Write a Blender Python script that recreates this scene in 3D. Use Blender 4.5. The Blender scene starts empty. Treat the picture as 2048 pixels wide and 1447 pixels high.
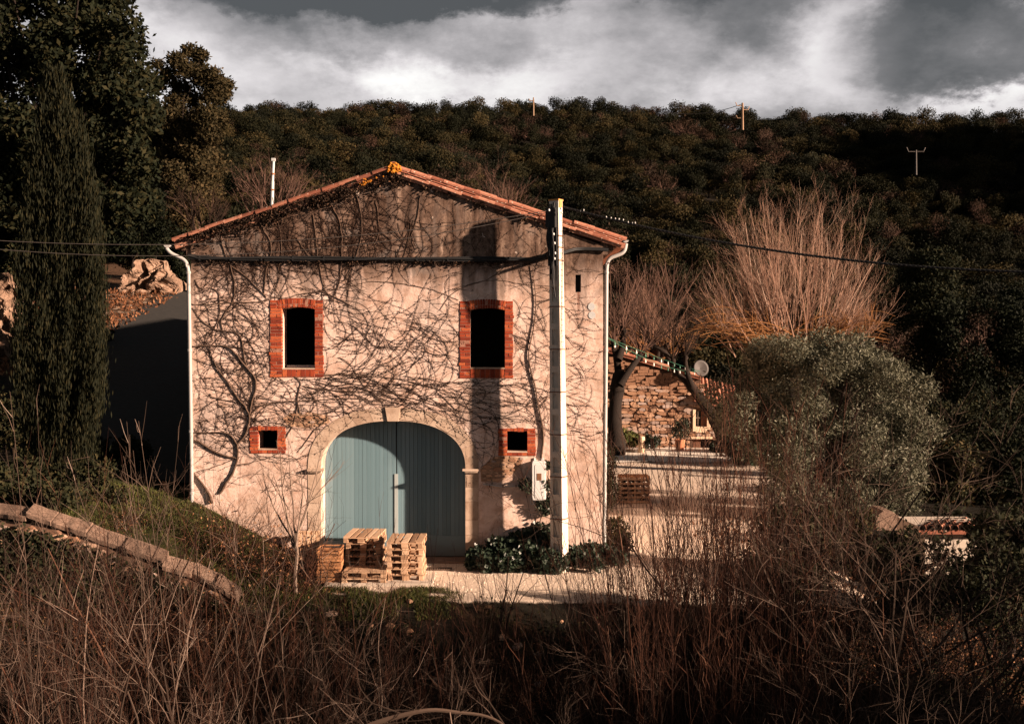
import bpy, math, random
import numpy as np
from mathutils import Vector, Matrix
from mathutils.geometry import delaunay_2d_cdt

R_ = math.radians
rng = np.random.default_rng(7)
random.seed(7)
scn = bpy.context.scene
col = scn.collection

# ------------------------------------------------------------------ camera
CAM = np.array([0.0, -28.0, 5.3])
FPX, PITCH = 2350.0, R_(1.06)
cd = bpy.data.cameras.new('camera')
cd.sensor_width = 36.0
cd.lens = 36.0 * FPX / 2048
cd.clip_end = 3000
cam = bpy.data.objects.new('camera', cd)
cam.location = CAM
cam.rotation_euler = (R_(90) - PITCH, 0, 0)
col.objects.link(cam)
scn.camera = cam

def at(px, py, Y):
    """photo pixel (2048 wide) -> world point on the plane y = Y"""
    u, v = (px - 1024) / FPX, (py - 723.5) / FPX
    c, s = math.cos(PITCH), math.sin(PITCH)
    d = np.array([u, c - v * s, -s - v * c])
    return CAM + d * ((Y - CAM[1]) / d[1])

# ------------------------------------------------------------------ light
SUN_AZ, SUN_EL = R_(67), R_(15)     # azimuth from the facade normal (-Y) towards +X
sdir = Vector((math.sin(SUN_AZ) * math.cos(SUN_EL), -math.cos(SUN_AZ) * math.cos(SUN_EL), math.sin(SUN_EL)))
sl = bpy.data.lights.new('sun', 'SUN')
sl.energy = 5.0
sl.angle = R_(1.2)
sl.color = (1.0, 0.72, 0.53)
sun = bpy.data.objects.new('sun', sl)
sun.rotation_euler = (-sdir).to_track_quat('-Z', 'Y').to_euler()
sun.location = (20, -20, 30)
col.objects.link(sun)

w = bpy.data.worlds.new('World')
scn.world = w
w.use_nodes = True
nt = w.node_tree
nt.nodes.clear()
def N(t, **k):
    n = nt.nodes.new(t)
    for a, b in k.items():
        setattr(n, a, b)
    return n
def wlink(a, b): nt.links.new(a, b)
def wmath(op, a, b=None, c=None, clamp=False):
    n = N('ShaderNodeMath', operation=op, use_clamp=clamp)
    for i, v in enumerate((a, b, c)):
        if v is None: continue
        if isinstance(v, (int, float)): n.inputs[i].default_value = v
        else: wlink(v, n.inputs[i])
    return n.outputs[0]
tc = N('ShaderNodeTexCoord')
sep = N('ShaderNodeSeparateXYZ'); wlink(tc.outputs['Generated'], sep.inputs[0])
# project the direction onto a cloud layer
den = wmath('ADD', wmath('MAXIMUM', sep.outputs[2], 0.0), 0.42)
comb = N('ShaderNodeCombineXYZ')
wlink(wmath('DIVIDE', sep.outputs[0], den), comb.inputs[0])
wlink(wmath('DIVIDE', sep.outputs[1], den), comb.inputs[1])
n1 = N('ShaderNodeTexNoise'); n1.inputs['Scale'].default_value = 2.3; n1.inputs['Detail'].default_value = 9
n1.inputs['Roughness'].default_value = 0.57; n1.inputs['Distortion'].default_value = 0.15
wlink(comb.outputs[0], n1.inputs['Vector'])
n2 = N('ShaderNodeTexNoise'); n2.inputs['Scale'].default_value = 5.6; n2.inputs['Detail'].default_value = 8
n2.inputs['Roughness'].default_value = 0.66
wlink(comb.outputs[0], n2.inputs['Vector'])
warp = N('ShaderNodeVectorMath', operation='SCALE'); warp.inputs['Scale'].default_value = 0.11
wv = N('ShaderNodeVectorMath', operation='SUBTRACT'); wv.inputs[1].default_value = (.5, .5, .5)
wlink(n2.outputs['Color'], wv.inputs[0]); wlink(wv.outputs[0], warp.inputs[0])
warp2 = N('ShaderNodeVectorMath', operation='SCALE'); warp2.inputs['Scale'].default_value = 0.10
wv2 = N('ShaderNodeVectorMath', operation='SUBTRACT'); wv2.inputs[1].default_value = (.5, .5, .5)
wlink(n1.outputs['Color'], wv2.inputs[0]); wlink(wv2.outputs[0], warp2.inputs[0])
wsum0 = N('ShaderNodeVectorMath', operation='ADD'); wlink(warp.outputs[0], wsum0.inputs[0]); wlink(warp2.outputs[0], wsum0.inputs[1])
wsum = N('ShaderNodeVectorMath', operation='ADD'); wlink(tc.outputs['Generated'], wsum.inputs[0]); wlink(wsum0.outputs[0], wsum.inputs[1])
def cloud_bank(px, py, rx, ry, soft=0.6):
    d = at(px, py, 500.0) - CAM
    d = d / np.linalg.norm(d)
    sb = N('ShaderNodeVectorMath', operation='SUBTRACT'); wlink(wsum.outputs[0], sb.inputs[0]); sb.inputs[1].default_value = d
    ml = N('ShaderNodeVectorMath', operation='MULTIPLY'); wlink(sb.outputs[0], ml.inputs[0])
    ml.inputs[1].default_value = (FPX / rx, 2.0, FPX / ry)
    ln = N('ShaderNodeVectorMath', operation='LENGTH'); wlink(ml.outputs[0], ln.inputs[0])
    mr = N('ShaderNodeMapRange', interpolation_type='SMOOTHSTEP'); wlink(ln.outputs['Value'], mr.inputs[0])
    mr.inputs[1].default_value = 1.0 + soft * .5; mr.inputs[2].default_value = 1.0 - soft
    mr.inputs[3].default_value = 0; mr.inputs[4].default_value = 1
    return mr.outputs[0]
base = wmath('MULTIPLY_ADD', n1.outputs['Fac'], 1.25, -0.31)  # set low so the sky out of view adds little fill light
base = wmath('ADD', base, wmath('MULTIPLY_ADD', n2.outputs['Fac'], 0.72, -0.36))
# unseen cloud overhead darkened to cut fill light; brighter towards the open horizon
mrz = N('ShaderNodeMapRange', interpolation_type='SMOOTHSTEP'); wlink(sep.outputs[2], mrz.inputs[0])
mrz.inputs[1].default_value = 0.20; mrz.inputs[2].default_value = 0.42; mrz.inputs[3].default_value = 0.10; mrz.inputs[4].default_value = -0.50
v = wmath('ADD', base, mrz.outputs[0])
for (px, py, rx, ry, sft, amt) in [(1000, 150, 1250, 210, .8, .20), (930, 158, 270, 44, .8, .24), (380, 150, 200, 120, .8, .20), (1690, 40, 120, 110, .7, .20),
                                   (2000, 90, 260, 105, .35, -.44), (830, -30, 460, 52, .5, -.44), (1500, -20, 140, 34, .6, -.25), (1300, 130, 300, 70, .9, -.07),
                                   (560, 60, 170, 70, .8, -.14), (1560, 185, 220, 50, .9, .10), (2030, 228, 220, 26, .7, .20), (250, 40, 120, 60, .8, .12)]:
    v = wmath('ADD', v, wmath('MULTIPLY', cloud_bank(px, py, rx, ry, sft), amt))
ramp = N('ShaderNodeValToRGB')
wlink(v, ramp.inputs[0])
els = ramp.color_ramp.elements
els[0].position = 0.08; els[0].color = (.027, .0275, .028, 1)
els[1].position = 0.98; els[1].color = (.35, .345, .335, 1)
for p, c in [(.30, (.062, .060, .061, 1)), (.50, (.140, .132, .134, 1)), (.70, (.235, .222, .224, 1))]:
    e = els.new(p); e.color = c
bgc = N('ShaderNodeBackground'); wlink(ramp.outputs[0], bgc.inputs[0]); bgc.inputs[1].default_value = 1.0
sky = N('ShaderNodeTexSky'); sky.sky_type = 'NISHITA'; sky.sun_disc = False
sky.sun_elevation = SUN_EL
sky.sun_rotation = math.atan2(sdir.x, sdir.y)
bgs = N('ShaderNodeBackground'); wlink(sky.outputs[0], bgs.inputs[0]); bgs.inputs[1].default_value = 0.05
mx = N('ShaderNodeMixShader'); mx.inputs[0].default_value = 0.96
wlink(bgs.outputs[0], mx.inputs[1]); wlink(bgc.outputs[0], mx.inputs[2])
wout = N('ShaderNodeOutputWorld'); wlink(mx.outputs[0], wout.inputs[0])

vs = scn.view_settings
scn.display_settings.display_device = 'sRGB'
vs.view_transform = 'Standard'
vs.look = 'None'
vs.gamma = 1
vs.use_curve_mapping = False
vs.exposure = 1.7

# ------------------------------------------------------------------ materials
def lin(r, g, b): return (r, g, b, 1)
class Mat:
    def __init__(s, name, rough=0.85, spec=0.25):
        s.m = bpy.data.materials.new(name); s.m.use_nodes = True
        s.t = s.m.node_tree; s.b = s.t.nodes['Principled BSDF']
        s.b.inputs['Roughness'].default_value = rough
        s.b.inputs['Specular IOR Level'].default_value = spec
        s._tc = None
    def n(s, t, **k):
        x = s.t.nodes.new(t)
        for a, b in k.items(): setattr(x, a, b)
        return x
    def l(s, a, b): s.t.links.new(a, b)
    def coord(s, scale=(1, 1, 1), kind='Object', rot=(0, 0, 0), loc=(0, 0, 0)):
        if s._tc is None: s._tc = s.n('ShaderNodeTexCoord')
        mp = s.n('ShaderNodeMapping'); mp.inputs['Scale'].default_value = scale; mp.inputs['Rotation'].default_value = rot
        mp.inputs['Location'].default_value = loc
        s.l(s._tc.outputs[kind], mp.inputs[0]); return mp.outputs[0]
    def noise(s, scale, detail=5, rough=.6, stretch=(1, 1, 1), dist=0, out='Fac', kind='Object', loc=(0, 0, 0)):
        x = s.n('ShaderNodeTexNoise'); x.inputs['Scale'].default_value = scale; x.inputs['Detail'].default_value = detail
        x.inputs['Roughness'].default_value = rough; x.inputs['Distortion'].default_value = dist
        s.l(s.coord(stretch, kind, loc=loc), x.inputs['Vector']); return x.outputs[out]
    def ramp(s, fac, stops, interp='LINEAR'):
        x = s.n('ShaderNodeValToRGB'); e = x.color_ramp.elements; x.color_ramp.interpolation = interp
        e[0].position, e[0].color = stops[0][0], lin(*stops[0][1])
        e[1].position, e[1].color = stops[-1][0], lin(*stops[-1][1])
        for p, c in stops[1:-1]:
            y = e.new(p); y.color = lin(*c)
        s.l(fac, x.inputs[0]); return x.outputs[0]
    def mask(s, fac, a, b): 
        x = s.n('ShaderNodeMapRange', interpolation_type='SMOOTHSTEP'); s.l(fac, x.inputs[0])
        x.inputs[1].default_value = a; x.inputs[2].default_value = b; return x.outputs[0]
    def mix(s, fac, a, b, mode='MIX'):
        x = s.n('ShaderNodeMix', data_type='RGBA', blend_type=mode)
        for i, v in ((0, fac), (6, a), (7, b)):
            if isinstance(v, (int, float)): x.inputs[i].default_value = v
            elif isinstance(v, tuple): x.inputs[i].default_value = lin(*v)
            else: s.l(v, x.inputs[i])
        return x.outputs[2]
    def math(s, op, a, b=0.0, clamp=False):
        x = s.n('ShaderNodeMath', operation=op, use_clamp=clamp)
        for i, v in ((0, a), (1, b)):
            if isinstance(v, (int, float)): x.inputs[i].default_value = v
            else: s.l(v, x.inputs[i])
        return x.outputs[0]
    def island(s): return s.n('ShaderNodeNewGeometry').outputs['Random Per Island']
    def orand(s): return s.n('ShaderNodeObjectInfo').outputs['Random']
    def xyz(s, kind='Object'):
        x = s.n('ShaderNodeSeparateXYZ'); s.l(s.coord(kind=kind), x.inputs[0]); return x.outputs
    def color(s, c):
        if isinstance(c, tuple): s.b.inputs['Base Color'].default_value = lin(*c)
        else: s.l(c, s.b.inputs['Base Color'])
        return s
    def bump(s, h, strength=.4, dist=.02):
        x = s.n('ShaderNodeBump'); x.inputs['Strength'].default_value = strength; x.inputs['Distance'].default_value = dist
        s.l(h, x.inputs['Height']); s.l(x.outputs[0], s.b.inputs['Normal']); return s

def simple(name, c0, c1, scale=3, rough=.85, spec=.25, stretch=(1, 1, 1), bump=.3, bdist=.01, rand=.5):
    m = Mat(name, rough, spec)
    f = m.noise(scale, 6, .65, stretch)
    if rand > 0:
        f = m.math('ADD', m.math('MULTIPLY', f, 1 - rand * .6), m.math('MULTIPLY', m.orand(), rand * .6))
    m.color(m.ramp(f, [(.25, c0), (.75, c1)]))
    if bump: m.bump(m.noise(scale * 3, 6, .7, stretch), bump, bdist)
    return m.m

def leafy(name, stops, rough=.75, spec=.08, rand=.35, transl=0.12):
    m = Mat(name, rough, spec)
    f = m.math('ADD', m.math('MULTIPLY', m.island(), 1 - rand), m.math('MULTIPLY', m.orand(), rand))
    c = m.ramp(f, stops)
    m.color(c)
    if transl:
        tr = m.n('ShaderNodeBsdfTranslucent'); m.l(c, tr.inputs[0])
        ms = m.n('ShaderNodeMixShader'); ms.inputs[0].default_value = transl
        m.l(m.b.outputs[0], ms.inputs[1]); m.l(tr.outputs[0], ms.inputs[2])
        m.l(ms.outputs[0], m.t.nodes['Material Output'].inputs[0])
    return m.m

def twiggy(name, stops, rough=.85, rand=.3):
    return leafy(name, stops, rough, .1, rand, 0)

M = {}
# facade render: cream lime plaster, brown weathering in the gable, run-off streaks, grey patches
zc = lambda py: float(at(800, py, 0)[2])
m = Mat('lime_plaster', .92, .15)
X = m.xyz()
blot = m.noise(.75, 7, .62, (1, 1, 1), .4)
fine = m.noise(9, 7, .7)
streak = m.noise(1.0, 6, .62, (3.2, 1, .32), .3)
basec = m.ramp(blot, [(.28, (.33, .235, .19)), (.39, (.48, .375, .32)), (.50, (.66, .515, .455)), (.66, (.75, .61, .555)), (.8, (.64, .485, .425))])
spots = m.ramp(m.noise(2.6, 8, .68, (1, 1, 1.2), .6), [(.36, (.50, .38, .31)), (.54, (1, 1, 1))])
basec = m.mix(.75, basec, spots, 'MULTIPLY')
basec = m.mix(m.math('MULTIPLY', m.mask(fine, .35, .62), .5), m.mix(.5, basec, (.42, .28, .21)), basec)
# gable weathering
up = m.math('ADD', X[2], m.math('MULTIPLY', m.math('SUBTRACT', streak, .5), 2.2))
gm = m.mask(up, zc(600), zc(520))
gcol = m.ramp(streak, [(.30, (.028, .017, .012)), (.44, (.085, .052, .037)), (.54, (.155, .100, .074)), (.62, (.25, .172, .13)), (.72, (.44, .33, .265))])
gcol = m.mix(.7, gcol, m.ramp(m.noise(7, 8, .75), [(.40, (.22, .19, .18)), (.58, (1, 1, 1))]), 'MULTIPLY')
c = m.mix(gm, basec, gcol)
# dark run-off below the cable and above the right window
run = m.math('MULTIPLY', m.mask(m.noise(1.3, 6, .6, (2.0, 1, .22), .2, loc=(3.1, 0, 0)), .50, .66), m.mask(X[2], zc(690), zc(520)))
c = m.mix(m.math('MULTIPLY', run, .8), c, (.11, .08, .066))
grey = m.math('MULTIPLY', m.mask(m.noise(.9, 6, .6, (1, 1, 1), .8, loc=(9, 2, 4)), .56, .68), .45)
c = m.mix(grey, c, (.21, .18, .165))
# rising damp near the ground, green-grey
damp = m.math('MULTIPLY', m.mask(m.math('ADD', X[2], m.math('MULTIPLY', m.noise(1.6, 5), 1.4)), 1.5, .4), .5)
c = m.mix(damp, c, (.26, .185, .14))
# rust run under the slot
rx = m.math('ABSOLUTE', m.math('SUBTRACT', X[0], float(at(1157, 600, 0)[0])))
rust = m.math('MULTIPLY', m.mask(m.math('ADD', rx, m.math('MULTIPLY', m.noise(6, 3), .05)), .085, .03), m.mask(X[2], zc(665), zc(590)))
rust = m.math('MULTIPLY', rust, m.math('LESS_THAN', X[2], zc(584)))
c = m.mix(m.math('MULTIPLY', rust, .75), c, (.16, .06, .035))
# white lime splashes
ws = m.math('MULTIPLY', m.mask(m.noise(3.4, 4, .55, (1, 1, 1), .5, loc=(5, 5, 5)), .69, .72), .7)
c = m.mix(ws, c, (.68, .57, .49))
# hairline cracks
vo = m.n('ShaderNodeTexVoronoi', feature='DISTANCE_TO_EDGE'); vo.inputs['Scale'].default_value = .55
cw = m.n('ShaderNodeVectorMath', operation='ADD'); m.l(m.coord((1, 1, 1.3)), cw.inputs[0]); m.l(m.noise(2.2, 5, .6, out='Color'), cw.inputs[1])
m.l(cw.outputs[0], vo.inputs['Vector'])
crack = m.math('MULTIPLY', m.mask(vo.outputs['Distance'], .010, .002), .55)
c = m.mix(crack, c, (.20, .13, .10))
m.color(c).bump(m.math('ADD', m.noise(5, 8, .7), m.math('MULTIPLY', m.noise(1.2, 4), 2)), .55, .03)
M['plaster'] = m.m

m = Mat('red_brick', .9, .15)
f = m.math('ADD', m.math('MULTIPLY', m.orand(), .6), m.math('MULTIPLY', m.noise(14, 5, .7), .4))
cb = m.ramp(f, [(.22, (.13, .022, .012)), (.5, (.27, .046, .019)), (.78, (.40, .10, .038))])
cb = m.mix(m.math('MULTIPLY', m.mask(m.noise(5, 6, .7, loc=(2, 1, 0)), .50, .64), .75), cb, (.085, .028, .02))
m.color(cb).bump(m.noise(40, 5), .4, .004)
M['brick'] = m.m
M['mortar'] = simple('brick_mortar', (.16, .065, .045), (.40, .22, .16), 30, .95, .1, rand=0)
m = Mat('cut_stone', .9, .15)
f = m.math('ADD', m.math('MULTIPLY', m.noise(4, 7, .65), .75), m.math('MULTIPLY', m.orand(), .25))
c = m.ramp(f, [(.3, (.26, .18, .13)), (.5, (.40, .30, .23)), (.72, (.47, .37, .295))])
c = m.mix(m.math('MULTIPLY', m.mask(m.noise(11, 5, .7), .58, .7), .5), c, (.26, .17, .12))
m.color(c).bump(m.noise(12, 7, .7), .5, .012); M['cutstone'] = m.m
m = Mat('rubble_stone', .93, .12)
f = m.math('ADD', m.math('MULTIPLY', m.noise(7, 6, .7), .4), m.math('MULTIPLY', m.orand(), .6))
m.color(m.ramp(f, [(.15, (.10, .06, .045)), (.38, (.26, .14, .085)), (.58, (.42, .26, .17)), (.75, (.28, .22, .20)), (.92, (.52, .36, .25))])).bump(m.noise(16, 6), .6, .02)
M['rubble'] = m.m
M['patch_mortar'] = simple('patch_mortar', (.16, .09, .055), (.42, .28, .19), 9, .95, .1, rand=0)
M['rubble_mortar'] = simple('rubble_mortar', (.05, .03, .022), (.17, .105, .075), 8, .95, .1, rand=0)
m = Mat('blue_door_paint', .55, .3)
pk = m.noise(1.2, 6, .6, (1, 1, .25))
c = m.ramp(m.math('ADD', m.math('MULTIPLY', m.orand(), .35), m.math('MULTIPLY', pk, .65)), [(.25, (.085, .150, .180)), (.5, (.110, .185, .222)), (.75, (.150, .235, .275))])
c = m.mix(m.math('MULTIPLY', m.mask(m.noise(6, 6, .7, (3, 1, .5)), .62, .72), .35), c, (.30, .36, .38))
geo = m.n('ShaderNodeNewGeometry'); sx_ = m.n('ShaderNodeSeparateXYZ'); m.l(geo.outputs['Position'], sx_.inputs[0])
c = m.mix(m.math('MULTIPLY', m.mask(m.math('ADD', sx_.outputs[2], m.math('MULTIPLY', m.noise(5, 5, .7), .5)), .75, .2), .6), c, (.11, .095, .075))
m.color(c).bump(m.noise(9, 5, .6, (4, 1, .3)), .25, .006); M['door'] = m.m
M['door_edge'] = simple('pale_door_batten', (.26, .31, .32), (.36, .40, .40), 3, .6, .3, (1, 1, .3))
m = Mat('pallet_wood', .85, .2)
f = m.math('ADD', m.math('MULTIPLY', m.orand(), .55), m.math('MULTIPLY', m.noise(5, 6, .65, (6, 1, 6)), .45))
m.color(m.ramp(f, [(.2, (.20, .115, .07)), (.5, (.42, .265, .165)), (.8, (.60, .42, .29))])).bump(m.noise(8, 5, .6, (6, 1, 6)), .3, .004)
M['pallet'] = m.m
M['oldwood'] = simple('old_grey_timber', (.16, .095, .06), (.38, .26, .18), 4, .9, .15, (6, 6, 1))
M['crate'] = simple('orange_crate_timber', (.26, .11, .05), (.48, .24, .115), 5, .85, .2, (1, 6, 6))
m = Mat('pole_concrete', .9, .2)
f = m.noise(2.4, 7, .65, (1, 1, .35))
c = m.ramp(f, [(.3, (.42, .345, .28)), (.55, (.60, .52, .44)), (.75, (.68, .60, .52))])
c = m.mix(m.math('MULTIPLY', m.mask(m.noise(7, 5, .7, (1, 1, .4)), .58, .7), .5), c, (.20, .15, .115))
m.color(c).bump(m.noise(25, 5), .35, .006); M['concrete'] = m.m
M['iron'] = simple('rusty_iron', (.07, .032, .02), (.22, .09, .045), 12, .7, .3)
M['rust_cap'] = simple('rust_orange_cap', (.42, .19, .06), (.66, .36, .14), 12, .8, .2)
M['black'] = simple('black_rubber', (.008, .009, .010), (.016, .016, .017), 8, .6, .3)
M['wire'] = simple('dark_wire', (.03, .026, .024), (.06, .05, .045), 8, .5, .4, rand=0)
M['pipe'] = simple('zinc_pipe', (.26, .25, .245), (.38, .365, .355), 2, .45, .4, (1, 1, .4), bump=.1)
M['white'] = simple('white_box_plastic', (.52, .52, .52), (.60, .595, .59), 2, .5, .35, bump=0)
M['pale_metal'] = simple('pale_mast_metal', (.34, .36, .37), (.44, .46, .46), 3, .4, .5, bump=0)
M['glassbrown'] = simple('meter_pane', (.12, .06, .035), (.22, .11, .06), 5, .2, .5, bump=0)
m = Mat('clay_tile', .9, .15)
f = m.math('ADD', m.math('MULTIPLY', m.noise(6, 6, .7), .5), m.math('MULTIPLY', m.orand(), .5))
c = m.ramp(f, [(.2, (.13, .048, .031)), (.5, (.25, .092, .058)), (.8, (.38, .185, .125))])
c = m.mix(m.math('MULTIPLY', m.mask(m.noise(16, 4, .6), .60, .68), .8), c, (.70, .58, .47))
c = m.mix(m.math('MULTIPLY', m.mask(m.noise(9, 5, .7, loc=(4, 0, 0)), .58, .68), .75), c, (.09, .05, .035))
m.color(c).bump(m.noise(20, 5), .4, .008); M['tile'] = m.m
M['lichen'] = simple('orange_lichen', (.34, .12, .015), (.52, .23, .035), 14, .95, .1)
M['inner'] = simple('dark_interior', (.035, .032, .03), (.06, .055, .05), 2, .95, .05, rand=0)
M['grate'] = simple('drain_iron', (.04, .028, .022), (.09, .06, .045), 10, .7, .3)
M['slab'] = simple('concrete_slab', (.42, .36, .30), (.58, .50, .43), 3, .93, .15)
M['greydisc'] = simple('faded_grey_disc', (.36, .37, .38), (.46, .47, .47), 8, .9, .1)
M['cream'] = simple('cream_surround', (.58, .42, .29), (.70, .53, .38), 4, .9, .15)
M['terracotta'] = simple('terracotta_pot', (.40, .15, .08), (.52, .22, .12), 5, .85, .2)
M['red'] = simple('red_cloth', (.34, .02, .012), (.50, .045, .025), 5, .8, .2)
M['green_bulb'] = simple('green_bulb_plastic', (.012, .07, .045), (.03, .16, .10), 5, .4, .4, bump=0)
M['clear_bulb'] = simple('frosted_bulb', (.60, .62, .58), (.74, .74, .70), 5, .3, .5, bump=0)
M['windowglass'] = simple('dark_window_glass', (.02, .028, .03), (.03, .038, .04), 2, .08, .6, bump=0)
M['dish'] = simple('grey_dish', (.035, .030, .028), (.055, .047, .044), 3, .6, .3)
M['asphalt'] = simple('asphalt', (.020, .020, .020), (.038, .036, .034), 6, .93, .2, bump=.5, rand=0)
M['lane'] = simple('white_limestone_lane', (.70, .61, .53), (.82, .75, .67), 1.2, .95, .1, rand=0, bump=.4)
M['coping'] = simple('pinkish_coping_stone', (.085, .055, .042), (.30, .205, .155), 6, .92, .12, bump=.9, bdist=.04)
M['rock'] = None
m = Mat('ochre_rock', .93, .12)
f = m.noise(1.1, 8, .7, (1, 1, 1), .8)
c = m.ramp(f, [(.3, (.09, .06, .045)), (.46, (.24, .155, .11)), (.6, (.36, .25, .185)), (.75, (.48, .37, .29))])
m.color(c).bump(m.noise(2.2, 9, .72, (1, 1, 1.6), .6), 1.0, .25); M['rock'] = m.m
m = Mat('pebble', .9, .15); m.color(m.ramp(m.island(), [(0, (.40, .30, .23)), (.5, (.64, .52, .42)), (1, (.78, .67, .57))])); M['pebble'] = m.m

# ground: zones by vertex colour (R gravel, G grass, B leaf litter), rest dark earth
m = Mat('ground_soil', .95, .1)
va = m.n('ShaderNodeVertexColor', layer_name='zone')
sp = m.n('ShaderNodeSeparateColor'); m.l(va.outputs[0], sp.inputs[0])
edge = m.math('MULTIPLY', m.math('SUBTRACT', m.noise(3.2, 7, .7), .5), 1.1)
zg = lambda o: m.mask(m.math('ADD', sp.outputs[o], edge), .35, .65)
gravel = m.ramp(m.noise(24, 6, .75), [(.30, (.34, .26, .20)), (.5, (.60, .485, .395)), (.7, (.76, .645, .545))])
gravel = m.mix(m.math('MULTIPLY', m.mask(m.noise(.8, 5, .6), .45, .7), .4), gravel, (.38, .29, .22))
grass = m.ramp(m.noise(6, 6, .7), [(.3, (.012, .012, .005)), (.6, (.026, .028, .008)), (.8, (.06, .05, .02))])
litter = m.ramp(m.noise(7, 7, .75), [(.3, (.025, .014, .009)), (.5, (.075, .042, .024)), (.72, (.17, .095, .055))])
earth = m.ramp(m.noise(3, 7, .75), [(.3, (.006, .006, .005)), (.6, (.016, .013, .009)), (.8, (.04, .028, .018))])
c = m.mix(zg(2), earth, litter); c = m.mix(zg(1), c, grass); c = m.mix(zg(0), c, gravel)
m.color(c).bump(m.noise(11, 8, .75), .8, .05); M['ground'] = m.m

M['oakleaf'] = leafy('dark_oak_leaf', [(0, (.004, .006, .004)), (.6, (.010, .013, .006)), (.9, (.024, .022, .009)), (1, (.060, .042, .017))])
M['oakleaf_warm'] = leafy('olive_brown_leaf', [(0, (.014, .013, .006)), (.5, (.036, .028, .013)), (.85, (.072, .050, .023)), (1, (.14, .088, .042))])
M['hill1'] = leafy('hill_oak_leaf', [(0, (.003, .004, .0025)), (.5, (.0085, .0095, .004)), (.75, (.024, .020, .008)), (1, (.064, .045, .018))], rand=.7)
M['hill2'] = leafy('hill_brown_leaf', [(0, (.010, .007, .005)), (.5, (.024, .015, .010)), (1, (.060, .035, .021))], rand=.5)
M['cypress'] = leafy('cypress_spray', [(0, (.005, .007, .004)), (.6, (.012, .013, .006)), (.9, (.030, .025, .010)), (1, (.08, .055, .024))])
M['oliveleaf'] = leafy('silver_olive_leaf', [(0, (.034, .036, .022)), (.5, (.095, .095, .062)), (.85, (.20, .19, .14)), (1, (.38, .34, .265))], .6, .2)
M['ivyleaf'] = leafy('glossy_ivy_leaf', [(0, (.010, .018, .012)), (.6, (.026, .040, .024)), (.9, (.06, .07, .045)), (1, (.12, .12, .08))], .4, .35)
M['hedge'] = leafy('hedge_leaf', [(0, (.02, .028, .010)), (.6, (.060, .066, .02)), (1, (.16, .14, .05))])
M['deadleaf'] = leafy('dead_leaf', [(0, (.05, .022, .012)), (.5, (.16, .07, .035)), (1, (.40, .22, .12))])
M['blackleaf'] = leafy('withered_vine_leaf', [(0, (.010, .008, .007)), (.7, (.035, .022, .015)), (1, (.14, .075, .045))])
M['blade'] = leafy('grass_blade', [(0, (.018, .022, .006)), (.6, (.052, .060, .014)), (1, (.12, .105, .032))], .7, .2)
M['bramble'] = leafy('bramble_leaf', [(0, (.008, .010, .006)), (.6, (.022, .024, .011)), (.93, (.06, .045, .02)), (1, (.16, .085, .04))])
M['redtwig'] = twiggy('red_brown_twig', [(0, (.009, .005, .004)), (.5, (.030, .013, .009)), (.85, (.10, .044, .027)), (1, (.27, .17, .12))])
M['browntwig'] = twiggy('brown_twig', [(0, (.008, .006, .005)), (.5, (.024, .015, .011)), (1, (.13, .08, .056))])
M['paletwig'] = twiggy('pale_twig', [(0, (.014, .010, .008)), (.5, (.048, .032, .024)), (.85, (.15, .105, .082)), (1, (.38, .29, .235))])
M['willow'] = twiggy('orange_willow_rod', [(0, (.10, .052, .036)), (.5, (.20, .115, .082)), (.85, (.30, .19, .14)), (1, (.46, .35, .28))])
M['fig'] = twiggy('fig_bark', [(0, (.06, .042, .034)), (.5, (.16, .115, .09)), (1, (.36, .28, .225))])
M['gold'] = twiggy('golden_shoot', [(0, (.12, .052, .02)), (.5, (.23, .108, .042)), (1, (.36, .20, .09))])
M['mauvetwig'] = twiggy('mauve_brown_twig', [(0, (.04, .024, .019)), (.5, (.095, .055, .042)), (1, (.18, .11, .085))])
M['bark'] = simple('dark_bark', (.010, .008, .007), (.034, .023, .018), 9, .9, .15, (4, 4, 1), .7, .03)
M['vinebark'] = simple('vine_bark', (.035, .022, .016), (.13, .085, .062), 12, .9, .15, (1, 1, 1), .6, .01, rand=0)
M['vinetwig'] = twiggy('vine_twig', [(0, (.012, .007, .006)), (.6, (.030, .016, .011)), (1, (.075, .042, .028))])

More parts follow.
